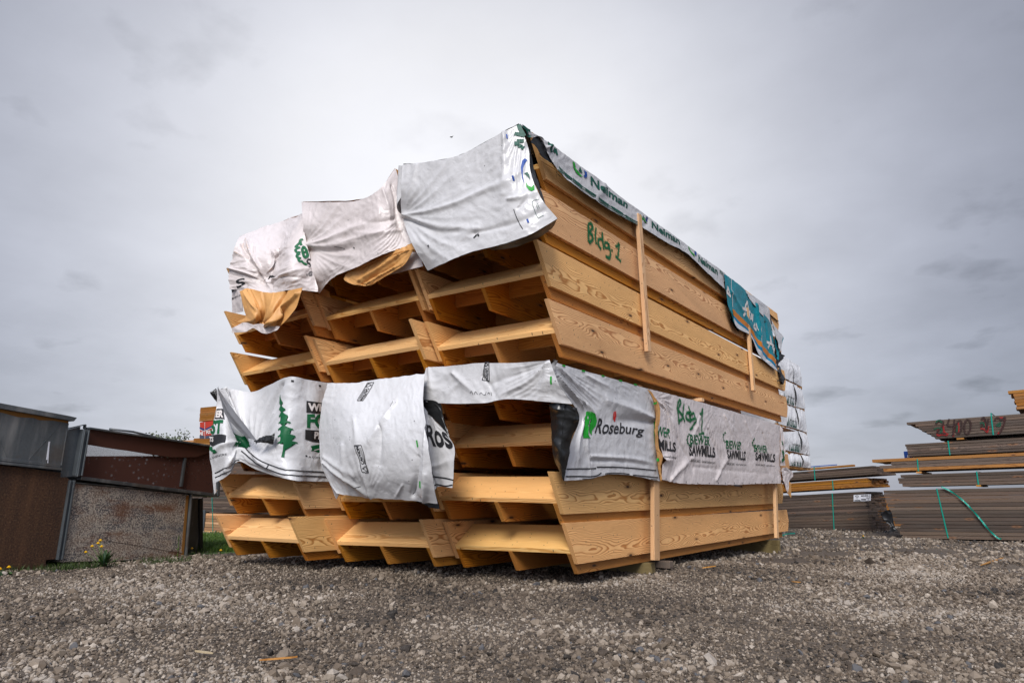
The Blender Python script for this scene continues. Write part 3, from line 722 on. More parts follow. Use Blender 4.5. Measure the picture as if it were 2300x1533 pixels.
    for p in (((1162,880),(1185,950),(1210,1010),(1248,1072)),): print_line(b, fr, z(*p), .006, 5)
    for c in ((785,1130),(798,1115),(775,1140),(320,1232),(812,1130)): print_line(b, fr, z(c, (c[0]+7, c[1]+12)), .022, 5, wob=1.5)
    z = Z(1150, 270, .13043)
    for p in (((175,75),(230,130)),((235,130),(270,170)),((200,150),(265,175)),((225,190),(300,170))): print_line(b, st, z(*p), .026, 3)
    for p in (((590,395),(640,470)),((640,440),(660,560)),((720,500),(700,560)),((725,500),(750,610))): print_line(b, st, z(*p), .032, 3)
    print_text(b, st, 'Neiman', [(1325,396),(1410,454),(1408,468),(1325,415)], 3, bold=.03, cell=.05)
    print_text(b, st, 'Neiman', [(1463,497),(1524,537),(1525,550),(1463,510)], 3, bold=.03, cell=.05)
    print_text(b, st, 'Neiman', [(1566,573),(1609,604),(1610,618),(1566,586)], 3, bold=.03, cell=.05)
    print_poly(b, st, z((1022,712),(1058,738),(1078,830),(1130,920),(1205,990),(1150,965),(1080,900),(1035,810)), 2, off=.006)
    print_poly(b, st, z((1155,800),(1130,880),(1165,900),(1195,925),(1185,870)), 3, off=.006)
    print_poly(b, st, z((1225,858),(1275,900),(1280,980),(1245,1000),(1215,965),(1242,930)), 4, off=.006)
    z = Z(1400, 480, .13043)
    print_poly(b, st, z((330,20),(355,60),(375,90),(340,80)), 3, off=.006); print_poly(b, st, z((392,42),(436,72),(430,138),(398,120)), 4, off=.006)
    print_line(b, st, z((285,10),(320,75),(415,150)), .02, 2); print_line(b, st, z((1105,570),(1145,660),(1205,730)), .025, 2)
    print_poly(b, st, z((1205,640),(1240,665),(1236,728),(1208,705)), 4, off=.006)
    for p in (((1700,1030),(1648,970)),((1640,985),(1700,1040)),((1640,1010),(1705,1070))): print_line(b, st, z(*p), .008, 3)
    for a_, c_ in (((1250,382),(1262,392)),((1265,388),(1282,402)),((1284,402),(1306,420)),((1312,424),(1336,441)),((1341,444),(1366,461)),((1372,464),(1398,481)),((1403,484),(1430,500)),((1252,376),(1440,505))):
        print_line(b, st, [(a_[0], a_[1]-1), (c_[0], c_[1]-1)], .010, 3); print_line(b, st, [(a_[0]+1, a_[1]+3), (c_[0]-1, c_[1]+3)], .007, 3)
    wrap('wrap', b, ['tarp_grey','tarp_black','ink_lime','ink_dkgreen','ink_blue','ink_black'], 'topmost grey-white wrap at the near corner with dark green lettering along its side strip')
top_near()
def top_teal():
    b = MB()
    s = Sheet([[(1625,615),(1643,627),(1676,656),(1702,690),(1727,722),(1735,748)],
               [(1630,655),(1649,665),(1681,705),(1707,742),(1733,775),(1739,795)],
               [(1636,692),(1650,705),(1683,738),(1705,772),(1736,805),(1742,820)],
               [(1643,697),(1653,735),(1684,754),(1704,797),(1722,816),(1745,834)]], ('x', .10), 70, 40, amp=.010, cscale=2.2, seed=11, fine=.003,
        creases=[(.55,.0,.62,.9,.05,.05),(.70,.1,.75,.9,.05,-.04),(.1,.3,.45,.55,.05,.03)])
    s.into(b, 0, 1)
    def band(v0, v1, mi, u0=.12, u1=.99, off=.006):
        n = 50; V = []; F = []
        for i in range(n+1):
            u = u0+(u1-u0)*i/n
            for k in range(4): V.append(s.P(u, v0+(v1-v0)*k/3, off))
        for i in range(n):
            for k in range(3): F.append((i*4+k, i*4+k+1, i*4+k+5, i*4+k+4))
        b.add(V, F, mi, .5)
    band(.62, .76, 3); band(.76, .86, 4); band(.86, 1.0, 2)
    z = Z(1600, 600, .16965)
    for p in (((243,150),(240,300),(255,530)),((610,580),(605,700),(625,850),(630,1010),(628,1060))): print_line(b, s, z(*p), .02, 5)
    for p in (((450,450),(425,540),(400,645)),((450,450),(475,570),(500,695)),((375,540),(430,560),(500,595)),((518,610),(510,690)),((535,620),(525,720)),((560,745),(545,790),(575,825),(575,750),(600,835))): print_line(b, s, z(*p), .042, 5)
    for p in (((755,910),(740,1080)),((755,910),(785,1050),(805,1140)),((725,985),(800,1040)),((820,1040),(815,1110)),((195,260),(185,330)),((195,260),(225,390)),((180,330),(230,385))): print_line(b, s, z(*p), .045, 5)
    for k in range(7): print_line(b, s, z((548+k*11, 810+k*16),(552+k*11, 835+k*16)), .012, 4)
    g2_ = Sheet([[(1674,654),(1700,671),(1726,692),(1733,722),(1758,756)],[(1680,667),(1705,700),(1731,730),(1744,768),(1750,790)]], ('x', .11), 30, 10, amp=.018, seed=12)
    g2_.into(b, 2, 1)
    t3 = Sheet([[(1738,750),(1757,758)],[(1741,775),(1752,785)],[(1743,800),(1748,812)]], ('x', .10), 8, 16, amp=.03, cscale=5, seed=14); t3.into(b, 0, 1)
    t4 = Sheet([[(1744,786),(1750,790),(1757,800)],[(1744,815),(1749,818),(1752,814)],[(1746,845),(1749,842),(1751,830)],[(1746,858),(1752,864),(1756,850)]], ('x', .07), 12, 30, amp=.05, cscale=6, seed=13, hem=.06); t4.into(b, 1, 1)
    t5 = Sheet([[(1650,720),(1652,700),(1640,694)],[(1640,715),(1640,700),(1636,690)],[(1646,726),(1655,742),(1660,745)]], ('x', .07), 10, 10, amp=.01, seed=15); t5.into(b, 1, 1)
    wrap('wrap', b, ['tarp_teal','tarp_black','tarp_white','ink_orange','ink_lblue','ink_white'], 'teal wrap with an orange stripe and white lettering hanging at the far top corner')
top_teal()
def top_middle():
    b = MB()
    s = Sheet([[(679,455,'y',-.55),(735,454),(800,451),(850,428),(888,378,'y',-.55)],
               [(682,500),(740,500),(800,492),(855,472),(903,430,'y',-.50)],
               [(685,551,'y',-.60),(745,548),(800,535),(855,520),(906,490,'y',-.50)],
               [(702,608),(755,592),(805,570),(860,552),(922,530,'y',-.50)],
               [(716,659,'y',-.55),(746,624,'y',-.64),(802,599),(856,573),(938,545,'y',-.50)]], ('y',-.68), 110, 90,
        creases=[(.02,.50,.75,.30,.05,.040),(.02,.52,.9,.50,.05,.035),(.9,.45,.55,.30,.035,-.03),(.95,.62,.5,.42,.03,.02),(.02,.55,.45,.62,.03,-.02),(.80,.02,.86,.5,.03,.03),(.9,.1,.95,.8,.03,-.03)],
        radials=[(0,.5,-75,70,6,.8,.020),(1,.48,110,180,4,.5,.018)], amp=.008, cscale=2.0, seed=21, hem=.004)
    s.into(b, 0, 1)
    top = Sheet([[(679,455,'y',-.55),(735,454,'y',-.68),(800,451,'y',-.68),(850,428,'y',-.68),(888,378,'y',-.55)],[(0,0,'w',(x_,6.5,at(800,451,'y',-.68).z-.10)) for x_ in (-2.82,-2.5,-2.1,-1.8,-1.42)]], None, 20, 20, amp=.012, seed=22)
    top.up().into(b, 0, 1)
    w = Sheet([[(905,556),(938,548)],[(870,600),(946,575)],[(868,620),(951,598)]], ('y',-.52), 16, 12, amp=.008, seed=23); w.into(b, 0, 1)
    z = Z(660, 370, .18916)
    print_line(b, s, z((500,980),(560,985),(600,995)), .005, 2); print_line(b, s, z((712,980),(720,995)), .012, 2)
    o = wrap('wrap', b, ['tarp_pink','kraft','ink_black'], 'plain pinkish-white wrap over the upper middle column, above a kraft paper flap')
    b = MB()
    k = Sheet([[(858,571),(895,560),(933,544)],[(812,595),(880,572),(938,559)],[(789,608),(858,590),(929,563)],[(775,627),(840,615),(910,595)],[(792,638),(830,632),(880,614)],[(812,642),(826,642),(840,638)]], ('y',-.60), 50, 40, amp=.011, cscale=7, seed=24, fine=.007, creases=[(.98,.3,.25,.72,.02,.045),(.95,.45,.2,.9,.015,-.04),(.97,.55,.45,.95,.015,.035),(.9,.2,.3,.35,.012,-.02)], hem=.03)
    k.into(b, 0, 0)
    k2 = Sheet([[(700,590),(715,612),(722,640)],[(722,640),(716,655),(718,662)],[(741,655),(745,668),(760,672)]], ('y',-.42), 10, 14, amp=.01, seed=25); k2.into(b, 0, 0)
    me = wrap('kraft_flap', b, ['kraft'], None, parent=None); me['label'] = 'crumpled kraft paper flap hanging under the middle pinkish wrap'; me['category'] = 'paper flap'; me['group'] = 'kraft paper linings'
top_middle()
def top_left():
    b = MB()
    s = Sheet([[(538,534,'y',-.60),(570,520,'y',-.2),(600,508,'y',-.1),(630,500,'y',-.1),(655,490,'y',-.2),(683,480,'y',-.45)],
               [(530,550),(563,547,'y',-.68),(600,553,'y',-.62),(628,552,'y',-.62),(648,538,'y',-.66),(683,496,'y',-.60)],
               [(519,592),(560,590),(600,592,'y',-.74),(622,585,'y',-.66),(652,572,'y',-.80),(690,556,'y',-.66)],
               [(515,618),(556,622),(598,629,'y',-.70),(618,622,'y',-.76),(655,612,'y',-.86),(702,608,'y',-.66)],
               [(518,650),(546,650),(596,658),(625,658),(662,650),(716,658,'y',-.64)]], ('y',-.80), 120, 90,
        creases=[(.08,.25,.38,.80,.05,-.06),(.12,.2,.42,.78,.03,.05),(.0,.6,.42,.78,.04,.045),(.02,.35,.28,.50,.03,.03),(.50,.35,.44,.85,.035,.06),(.60,.3,.5,.9,.04,-.03),(.4,.82,.98,.72,.03,.03),(.45,.72,.95,.85,.03,-.02),(.15,.3,.2,.6,.02,-.03),(.25,.3,.3,.7,.02,.03)],
        radials=[(.45,.85,-170,-60,5,.55,.02)], amp=.016, cscale=3.2, seed=31, fine=.005, hem=.006)
    s.into(b, 0, 1)
    lf = Sheet([[(516,612,'y',-.78),(532,620,'y',-.80),(556,640,'y',-.80)],[(519,655,'y',-.74),(532,660,'y',-.78),(545,665,'y',-.80)],[(524,702,'y',-.70),(536,702,'y',-.72),(548,699,'y',-.76)]], None, 24, 40, amp=.012, seed=32, cscale=4); lf.into(b, 0, 1)
    top = Sheet([[(538,534,'y',-.60),(570,520,'y',-.2),(600,508,'y',-.1),(630,500,'y',-.1),(683,480,'y',-.45)],[(0,0,'w',(x_,6.5,at(538,534,'y',-.6).z-.10)) for x_ in (-4.12,-3.7,-3.4,-3.1,-2.8)]], None, 16, 16, amp=.01, seed=33); top.up().into(b, 0, 1)
    z = Z(510, 470, .18911)
    print_text(b, lf, 'LS', z((42,880),(160,832),(180,930),(55,985)), 3, bold=.02)
    print_text(b, s, 'S', z((105,845),(212,812),(214,890),(118,945)), 3, bold=.02)
    print_text(b, lf, 'ber.c', z((60,1045),(160,1003),(165,1028),(62,1072)), 3, bold=.01)
    for p in (((905,365),(870,380),(880,440)),((878,385),(820,450),(860,470)),((860,465),(818,505),(855,560)),((858,520),(828,580),(870,600)),((840,580),(850,635),(885,620)),((862,625),(915,665),(930,655))): print_line(b, s, z(*p), .028, 2)
    for p in (((885,500),(915,460),(945,560),(905,585),(885,500)),((878,530),(925,520))): print_line(b, s, z(*p), .03, 2)
    print_text(b, s, 'S', z((925,615),(985,600),(992,690),(950,712)), 3, bold=.02)
    print_text(b, s, 'u@', z((925,765),(1000,745),(1005,790),(930,798)), 3, bold=.01)
    print_line(b, s, z((515,835),(515,800),(555,798),(580,820)), .02, 3)
    wrap('wrap', b, ['tarp_pink','kraft','ink_green','ink_black'], 'crumpled pinkish wrap on the far left upper column, black letters at its left edge')
    b = MB()
    k = Sheet([[(540,654),(558,648),(585,654),(612,658),(645,653),(681,646)],
               [(548,690),(570,690,'y',-.88),(592,692),(612,690,'y',-.90),(640,688),(668,687)],
               [(552,712),(572,716,'y',-.90),(586,722,'y',-.76),(604,722,'y',-.92),(626,720),(650,712)],
               [(533,722),(558,728),(587,727),(608,732),(622,736),(634,730)]], ('y',-.82), 80, 50, amp=.005, cscale=4, seed=34, fine=.004,
        creases=[(.12,.05,.40,.92,.016,.055),(.22,.0,.42,.92,.014,-.05),(.43,0,.43,.92,.012,-.06),(.98,.10,.46,.92,.022,.09),(.80,.0,.45,.9,.016,-.06),(.62,0,.45,.9,.012,.02)])
    k.into(b, 0, 0)
    r = Sheet([[(524,737),(548,724),(572,729),(589,727),(609,732),(630,733)],[(521,747),(552,745),(571,737),(588,747),(606,749),(624,742)]], ('y',-.86), 50, 10, amp=.014, cscale=7, seed=35); r.into(b, 1, 1)
    o = wrap('kraft_flap', b, ['kraft','tarp_pink'], None, parent=None); o['label'] = 'pleated kraft paper bag with torn white rim under the far left wrap'; o['category'] = 'paper flap'; o['group'] = 'kraft paper linings'
top_left()
def low_left():
    b = MB(); F = ('y', -.80); X = 'x'; xs = -2.54
    s = Sheet([[(488,870,'y',-.78),(521,874,'y',-.60),(565,880,'y',-.50),(605,865,'y',-.62),(651,846),(692,853,X,xs),(737,860,X,xs)],
               [(486,915),(512,915,'y',-.70),(550,932,'y',-.58),(590,930,'y',-.60),(640,905),(692,905,X,xs),(735,905,X,xs)],
               [(477,975),(507,965,'y',-.84),(548,985,'y',-.62),(585,995,'y',-.70),(632,975,'y',-.84),(692,965,X,xs),(732,960,X,xs)],
               [(475,1027),(505,1015,'y',-.86),(538,1015,'y',-.74),(578,1030,'y',-.84),(634,1030,'y',-.82),(692,1025,X,xs),(734,1020,X,xs)],
               [(486,1084),(514,1066),(537,1036,'y',-.76),(580,1054),(654,1077),(692,1080,X,xs),(737,1081,X,xs)]], F, 140, 90,
        creases=[(.02,.0,.40,.62,.05,-.16),(.07,.0,.44,.60,.035,.07),(.62,.05,.47,.62,.05,-.04),(.60,.3,.45,.62,.04,.03),(.42,.62,.15,.95,.04,.05),(.44,.66,.62,.98,.04,.03),(.3,.6,.05,.72,.04,.04)],
        radials=[(.44,.62,-170,-20,5,.5,.03)], amp=.010, cscale=2.6, seed=41, fine=.004)
    s.into(b, 0, 1)
    z = Z(470, 840, .1696)
    def pp(mi, *pts): print_poly(b, s, z(*pts), mi)
    # printed panel on the flank
    pp(3, (1282,352),(1400,368),(1540,388),(1535,520),(1400,520),(1277,508))
    print_text(b, s, 'WHI', z((1300,385),(1555,405),(1550,490),(1300,478)), 4, bold=.045, off=.007)
    print_text(b, s, 'FO', z((1287,540),(1540,540),(1540,715),(1285,700)), 2, bold=.05)
    pp(3, (1265,733),(1400,742),(1540,752),(1540,900),(1440,902),(1350,890),(1262,862))
    print_text(b, s, 'PR', z((1385,765),(1500,770),(1500,860),(1382,850)), 4, bold=.045, off=.007)
    pp(2, (1335,950),(1440,930),(1520,935),(1520,1020),(1440,1035),(1378,1010),(1340,1020),(1355,985))
    print_line(b, s, z((1385,1005),(1470,985)), .008, 4, off=.007)
    print_text(b, s, 'A COMMUNITY', z((1308,1078),(1800,1090),(1800,1118),(1308,1106)), 3, bold=.0)
    print_line(b, s, z((1268,1080),(1292,1080)), .014, 3)
    # spruce
    right, left = [], []
    for k in range(7):
        y = 275+k*88; w = 34+k*24; cx = 955+k*6
        right += [(cx+8+k*4, y+52), (cx+w*.55, y+78), (cx+w*.95, y+96), (cx+w, y+118), (cx+w*.86, y+110), (cx+w*.78, y+124), (cx+w*.66, y+104), (cx+w*.54, y+116), (cx+w*.42, y+98), (cx+10+k*4, y+92)]
        w *= .46; left += [(cx-6, y+52), (cx-w*.6, y+80), (cx-w, y+104), (cx-w*.95, y+124), (cx-w*.75, y+108), (cx-w*.5, y+118), (cx-8, y+94)]
    tree = [(955,262)]+right+[(1012,940),(1005,1010),(996,1105),(957,1095),(978,1000),(984,925)]+left[::-1]
    print_poly(b, s, z(*tree), 2)
    half = [(395,725),(410,750),(400,770),(440,790),(490,830),(530,880),(550,912),(500,925),(470,940),(440,985),(430,940),(400,930),(380,970),(372,935),(340,975),(330,940),(308,975),(310,930),(300,912),(350,885),(365,860),(340,830),(345,800),(370,785),(340,755),(375,735)]
    print_poly(b, s, z(*half), 2)
    pp(3, (98,458),(190,465),(205,600),(80,590)); print_text(b, s, 'ER', z((100,490),(190,490),(192,575),(95,570)), 4, bold=.05, off=.007)
    print_text(b, s, 'ST', z((42,618),(188,618),(178,782),(30,780)), 2, bold=.05)
    pp(3, (32,805),(225,812),(222,915),(130,925),(70,955),(28,930)); print_text(b, s, "TS", z((20,830),(80,830),(80,890),(20,885)), 4, bold=.05, off=.007)
    pp(2, (28,960),(60,955),(80,995),(120,990),(140,1030),(95,1050),(60,1020),(25,1000))
    print_text(b, s, "L'AVENTRE", z((40,1100),(235,1045),(238,1068),(42,1125)), 3, bold=0)
    print_line(b, s, z((95,1308),(250,1225),(412,1140)), .010, 3); print_line(b, s, z((100,1365),(250,1290),(405,1205)), .010, 3)
    print_line(b, s, z((472,985),(560,1060),(780,1180),(1020,1272)), .012, 3); print_line(b, s, z((1020,1272),(1300,1282),(1560,1296)), .012, 3)
    print_line(b, s, z((442,1032),(520,1090),(760,1222),(950,1310),(1080,1338)), .012, 3); print_line(b, s, z((1080,1338),(1300,1344),(1560,1356)), .012, 3)
    print_line(b, s, z((800,1190),(780,1250)), .012, 3)
    for p in ((1095,88),(1440,152)): print_line(b, s, z(p, (p[0]+28, p[1]+4)), .018, 3)
    blk = Sheet([[(575,990),(592,980),(612,976),(622,970)],[(577,996),(592,994),(612,993),(618,990)]], ('y',-.90), 60, 10, amp=.02, cscale=14, seed=43, hem=.5); blk.into(b, 1, 1)
    fold_shade = Sheet([[(488,872,'y',-.80),(490,872,'y',-.79)],[(497,900,'y',-.86),(507,896,'y',-.84)],[(508,932,'y',-.90),(528,924,'y',-.86)],[(530,960,'y',-.90),(552,955,'y',-.86)],[(556,984,'y',-.90),(578,990,'y',-.88)]], None, 10, 50, amp=.006, seed=45, creases=[(.5,0,.5,1,.03,.03)]); fold_shade.into(b, 5, 5)  # added dark strip: the shaded side of the diagonal fold, put in as colour
    tail = Sheet([[(475,1027,'y',-.80),(482,1040,'y',-.76)],[(478,1060,'y',-.76),(486,1084,'y',-.74)],[(481,1110,'y',-.72),(487,1100,'y',-.70)]], None, 8, 20, amp=.006, seed=44); tail.into(b, 0, 1)
    wrap('wrap', b, ['tarp_white','tarp_black','ink_green','ink_black','ink_white','tarp_foldshade'], 'lower wrap with big green spruce print sagging over the far left column')
low_left()
def caution(b, s, q, mb, mt):
    """boxed warning label running along quad q: TL,TR,BR,BL of the label read with its text upright"""
    for a_, c_ in ((0,1),(1,2),(2,3),(3,0)): print_line(b, s, [q[a_], q[c_]], .007, mb)
    f = lambda s0, s1, t0, t1: [bl(q, s0, t0), bl(q, s1, t0), bl(q, s1, t1), bl(q, s0, t1)]
    print_text(b, s, 'CAUTION', f(.30, .97, .18, .58), mb, bold=.04)
    for t in (.70, .82): print_line(b, s, [bl(q, .32, t), bl(q, .92, t)], .004, mb)
    tri = [bl(q, .04, .85), bl(q, .14, .15), bl(q, .25, .85)]
    for a_, c_ in ((0,1),(1,2),(2,0)): print_line(b, s, [tri[a_], tri[c_]], .006, mb)
def low_middle():
    b = MB()
    s = Sheet([[(737,860,'y',-.50),(790,860),(850,852),(905,846),(955,840,'y',-.52)],
               [(726,905,'y',-.52),(785,915),(850,915),(905,910),(952,905)],
               [(720,975,'y',-.54),(785,985),(850,985),(908,985),(962,985)],
               [(726,1050,'y',-.56),(785,1055),(850,1060),(912,1062),(972,1060)],
               [(757,1108),(795,1112),(850,1117),(914,1121),(984,1129)]], [('y',-.55),('y',-.72),('y',-.80),('y',-.76),('y',-.62)], 120, 110,
        creases=[(.02,.70,.42,.98,.035,.045),(.03,.66,.30,.80,.04,.03),(.52,.40,.50,.70,.05,-.05),(.68,.22,.42,.52,.04,.045),(.80,.95,.88,.62,.05,-.06),(.90,1,.95,.75,.04,.04),(.45,1,.35,.72,.035,.035),(.2,.55,.22,.95,.04,.02),(1,.42,.88,.95,.04,.03),(.72,.85,.66,.98,.02,.02),(.3,.35,.33,.6,.05,.02)],
        radials=[(.4,1.0,-150,-40,5,.5,.014)], amp=.010, cscale=1.5, seed=51, fine=.003, hem=.006)
    s.into(b, 0, 1)
    z = Z(720, 810, .21532)
    caution(b, s, z((560,228),(448,422),(388,418),(490,232)), 2, 2)
    caution(b, s, z((455,1150),(376,882),(440,880),(513,1160)), 2, 2)
    for p in (((1012,828),(1020,898)),((1052,1240),(1062,1302))): print_line(b, s, z(*p), .014, 3)
    print_line(b, s, z((340,1302),(435,1296)), .006, 2)
    lf = Sheet([[(726,1050,'y',-.56),(740,1062,'y',-.60)],[(742,1085,'y',-.50),(752,1092,'y',-.54)],[(757,1120,'y',-.46),(763,1109,'y',-.5)]], None, 8, 24, amp=.01, cscale=6, seed=53); lf.into(b, 0, 1)
    k = Sheet([[(932,1124),(960,1126),(985,1126)],[(950,1130),(970,1132),(987,1134)],[(965,1139),(978,1141),(988,1142)]], ('y',-.50), 16, 8, amp=.008, cscale=8, seed=52); k.into(b, 1, 1)
    wrap('wrap', b, ['tarp_white','tarp_black','ink_black','ink_lime'], 'bulging white wrap on the middle of the lower pile with two boxed CAUTION labels')
low_middle()
def low_right():
    b = MB(); X = ('x', .115)
    a = Sheet([[(957,826,'y',-.40),(1020,821),(1085,815),(1160,815),(1238,809)],
               [(947,865),(1015,862),(1085,862),(1160,860),(1257,858)],
               [(941,901),(1010,906),(1085,905),(1148,896),(1288,906,'y',-.42)]], ('y',-.47), 110, 50,
        creases=[(1,0,.72,.75,.03,.03),(1,0,.55,.5,.03,-.025),(.98,.02,.86,1,.03,.025),(.25,.2,.45,.75,.04,.03),(.5,.3,.62,.9,.03,-.02),(.03,0,.12,.9,.04,.02)],
        radials=[(1,0,95,178,6,.5,.018)], amp=.012, cscale=3.4, seed=61, fine=.004, hem=.003)
    a.into(b, 0, 1)
    d = Sheet([[(1234,810,'y',-.46),(1290,827),(1345,842),(1400,857),(1456,873)],
               [(1246,858,'y',-.44),(1303,875),(1355,885),(1410,893),(1468,908)],
               [(1300,930),(1322,930),(1365,938),(1415,945),(1472,957)],
               [(1279,1000),(1315,1003),(1365,1008),(1415,1010),(1473,1018)],
               [(1266,1079),(1320,1075),(1370,1064),(1422,1068),(1482,1080)]], X, 110, 90,
        creases=[(.0,.0,.15,.42,.03,.05),(.02,.0,.10,.42,.03,-.04),(.0,.02,.35,.3,.03,.03),(.98,.42,.5,.32,.06,.04),(.98,.46,.6,.52,.05,-.04),(.1,.55,.15,.85,.03,.03),(.15,.35,.35,.5,.03,.03),(.3,.82,.95,.84,.02,.02),(.3,.86,.9,.87,.02,-.015),(.28,.82,.28,1,.01,.012),(.2,.5,.28,.78,.02,.02),(.35,.05,.6,.16,.04,.02)],
        radials=[(0,.0,10,80,6,.75,.022)], amp=.007, cscale=2.0, seed=62, fine=.003, hem=.004)
    d.into(b, 0, 1)
    h = Sheet([[(959,928),(969,934),(978,943)],[(959,960),(978,962),(999,967)],[(957,1010),(986,1006),(1021,1003)],[(960,1052),(988,1052),(1021,1042)],[(974,1100),(985,1092),(1017,1095)]], ('y',-.50), 36, 70,
        creases=[(.05,.0,.05,.75,.05,.05),(.1,.75,.2,1,.03,-.04),(.2,.72,.9,.68,.03,.02)], amp=.008, seed=63, cscale=3); h.into(b, 0, 1)
    hl = Sheet([[(945,905,'y',-.50),(962,925,'y',-.50)],[(944,960,'y',-.62),(960,960,'y',-.5)],[(948,1020,'y',-.60),(958,1010,'y',-.5)],[(966,1085,'y',-.56),(974,1099,'y',-.5)]], None, 8, 30, amp=.006, seed=69); hl.into(b, 0, 1)
    c = Sheet([[(941,902),(955,898),(975,899),(991,907)],[(940,912),(960,912),(985,920),(998,943)],[(961,929),(978,943),(997,964),(1017,1001)]], ('y',-.47), 30, 24, amp=.006, seed=64, cscale=4); c.into(b, 1, 1)
    e = Sheet([[(1239,904,'y',-.36),(1262,904,'y',-.42),(1297,913,'y',-.36)],[(1239,940,'y',-.30),(1262,940,'y',-.40),(1298,942,'y',-.30)],[(1241,985,'y',-.28),(1260,985,'y',-.38),(1281,988,'y',-.28)],[(1247,1030,'y',-.26),(1260,1030,'y',-.34),(1275,1032,'y',-.26)],[(1257,1066,'y',-.24),(1262,1072,'y',-.26),(1266,1078,'y',-.24)]], None, 36, 60,
        creases=[(.1,.02,.9,.25,.05,.04),(.55,.0,.6,.9,.04,-.05),(.9,.0,.7,.5,.03,.04),(.2,.5,.7,.75,.03,.03)], amp=.012, cscale=5, seed=65, hem=.01); e.into(b, 1, 1)
    tz = at(1234,810,'y',-.44).z
    tt = Sheet([[(0,0,'w',(-1.25,-.40,tz-.015)),(0,0,'w',(.10,-.40,tz-.01))],[(0,0,'w',(-1.25,1.9,tz-.02)),(0,0,'w',(.10,1.9,tz-.02))]], None, 20, 30, amp=.004, seed=66).up(); tt.into(b, 0, 1)
    z = Z(930, 780, .34563)
    caution(b, a, [(1096,855),(1092,813),(1084,813),(1084,852)][::1] if False else [(1091,812),(1100,855),(1085,853),(1084,812)], 2, 2) if False else caution(b, a, [(1099,813),(1099,855),(1084,853),(1091,813)], 2, 2)
    for p in (((1060,884),(1064,879),(1067,886)),((1070,886),(1072,880),(1076,886)),((1080,886),(1083,882),(1086,886)),((1092,879),(1091,886),(1087,886)),((1095,884),(1098,881),(1100,885)),((1102,880),(1104,888))): print_line(b, a, p, .004, 2)
    z = Z(1220, 800, .18919)
    print_text(b, d, 'Roseburg', z((650,735),(1205,842),(1178,930),(600,905)), 2, bold=.014)
    print_poly(b, d, z((500,655),(545,652),(560,700),(545,760),(505,800),(515,850),(510,900),(530,940),(555,970),(470,970),(465,900),(485,830),(480,760)), 3)
    print_poly(b, d, z((550,655),(600,690),(622,760),(610,830),(570,880),(570,935),(545,900),(535,850),(560,800),(590,760),(585,700)), 3)
    for x0_, y0_ in ((215,108),(445,170),(678,228),(890,284),(1072,330)): print_line(b, d, z((x0_, y0_), (x0_+36, y0_+9)), .014, 3)
    print_line(b, a, z((111,240),(114,328)), .016, 3)
    print_line(b, d, z((272,1337),(450,1332),(622,1326)), .010, 2); print_line(b, d, z((628,1312),(800,1312),(1050,1325),(1340,1352)), .010, 2)
    print_line(b, d, z((258,1424),(440,1422),(620,1416),(680,1380)), .010, 2); print_line(b, d, z((720,1392),(1010,1395)), .008, 2); print_line(b, d, z((1050,1408),(1200,1420),(1360,1436)), .010, 2)
    print_line(b, d, z((455,1452),(600,1446)), .006, 2); print_line(b, d, z((1275,1452),(1350,1462)), .006, 2)
    print_line(b, d, z((1325,770),(1320,900),(1325,1040)), .03, 3)
    for p in (((830,655),(828,700),(832,745)),((845,652),(850,700),(842,755)),((826,735),(852,770))): print_line(b, d, z(*p), .024, 4, wob=.6)
    z = Z(930, 880, .15652)
    print_text(b, h, 'Ros', z((198,482),(570,560),(575,800),(198,745)), 2, bold=.03)
    print_line(b, h, z((215,1245),(270,1212),(400,1225),(570,1262)), .010, 2); print_line(b, h, z((262,1340),(325,1325),(440,1345),(560,1330)), .010, 2)
    wrap('wrap', b, ['tarp_grey','tarp_black','ink_black','ink_lime','ink_red'], 'grey-white wrap at the lower near corner with a green logo and black lettering')
low_right()
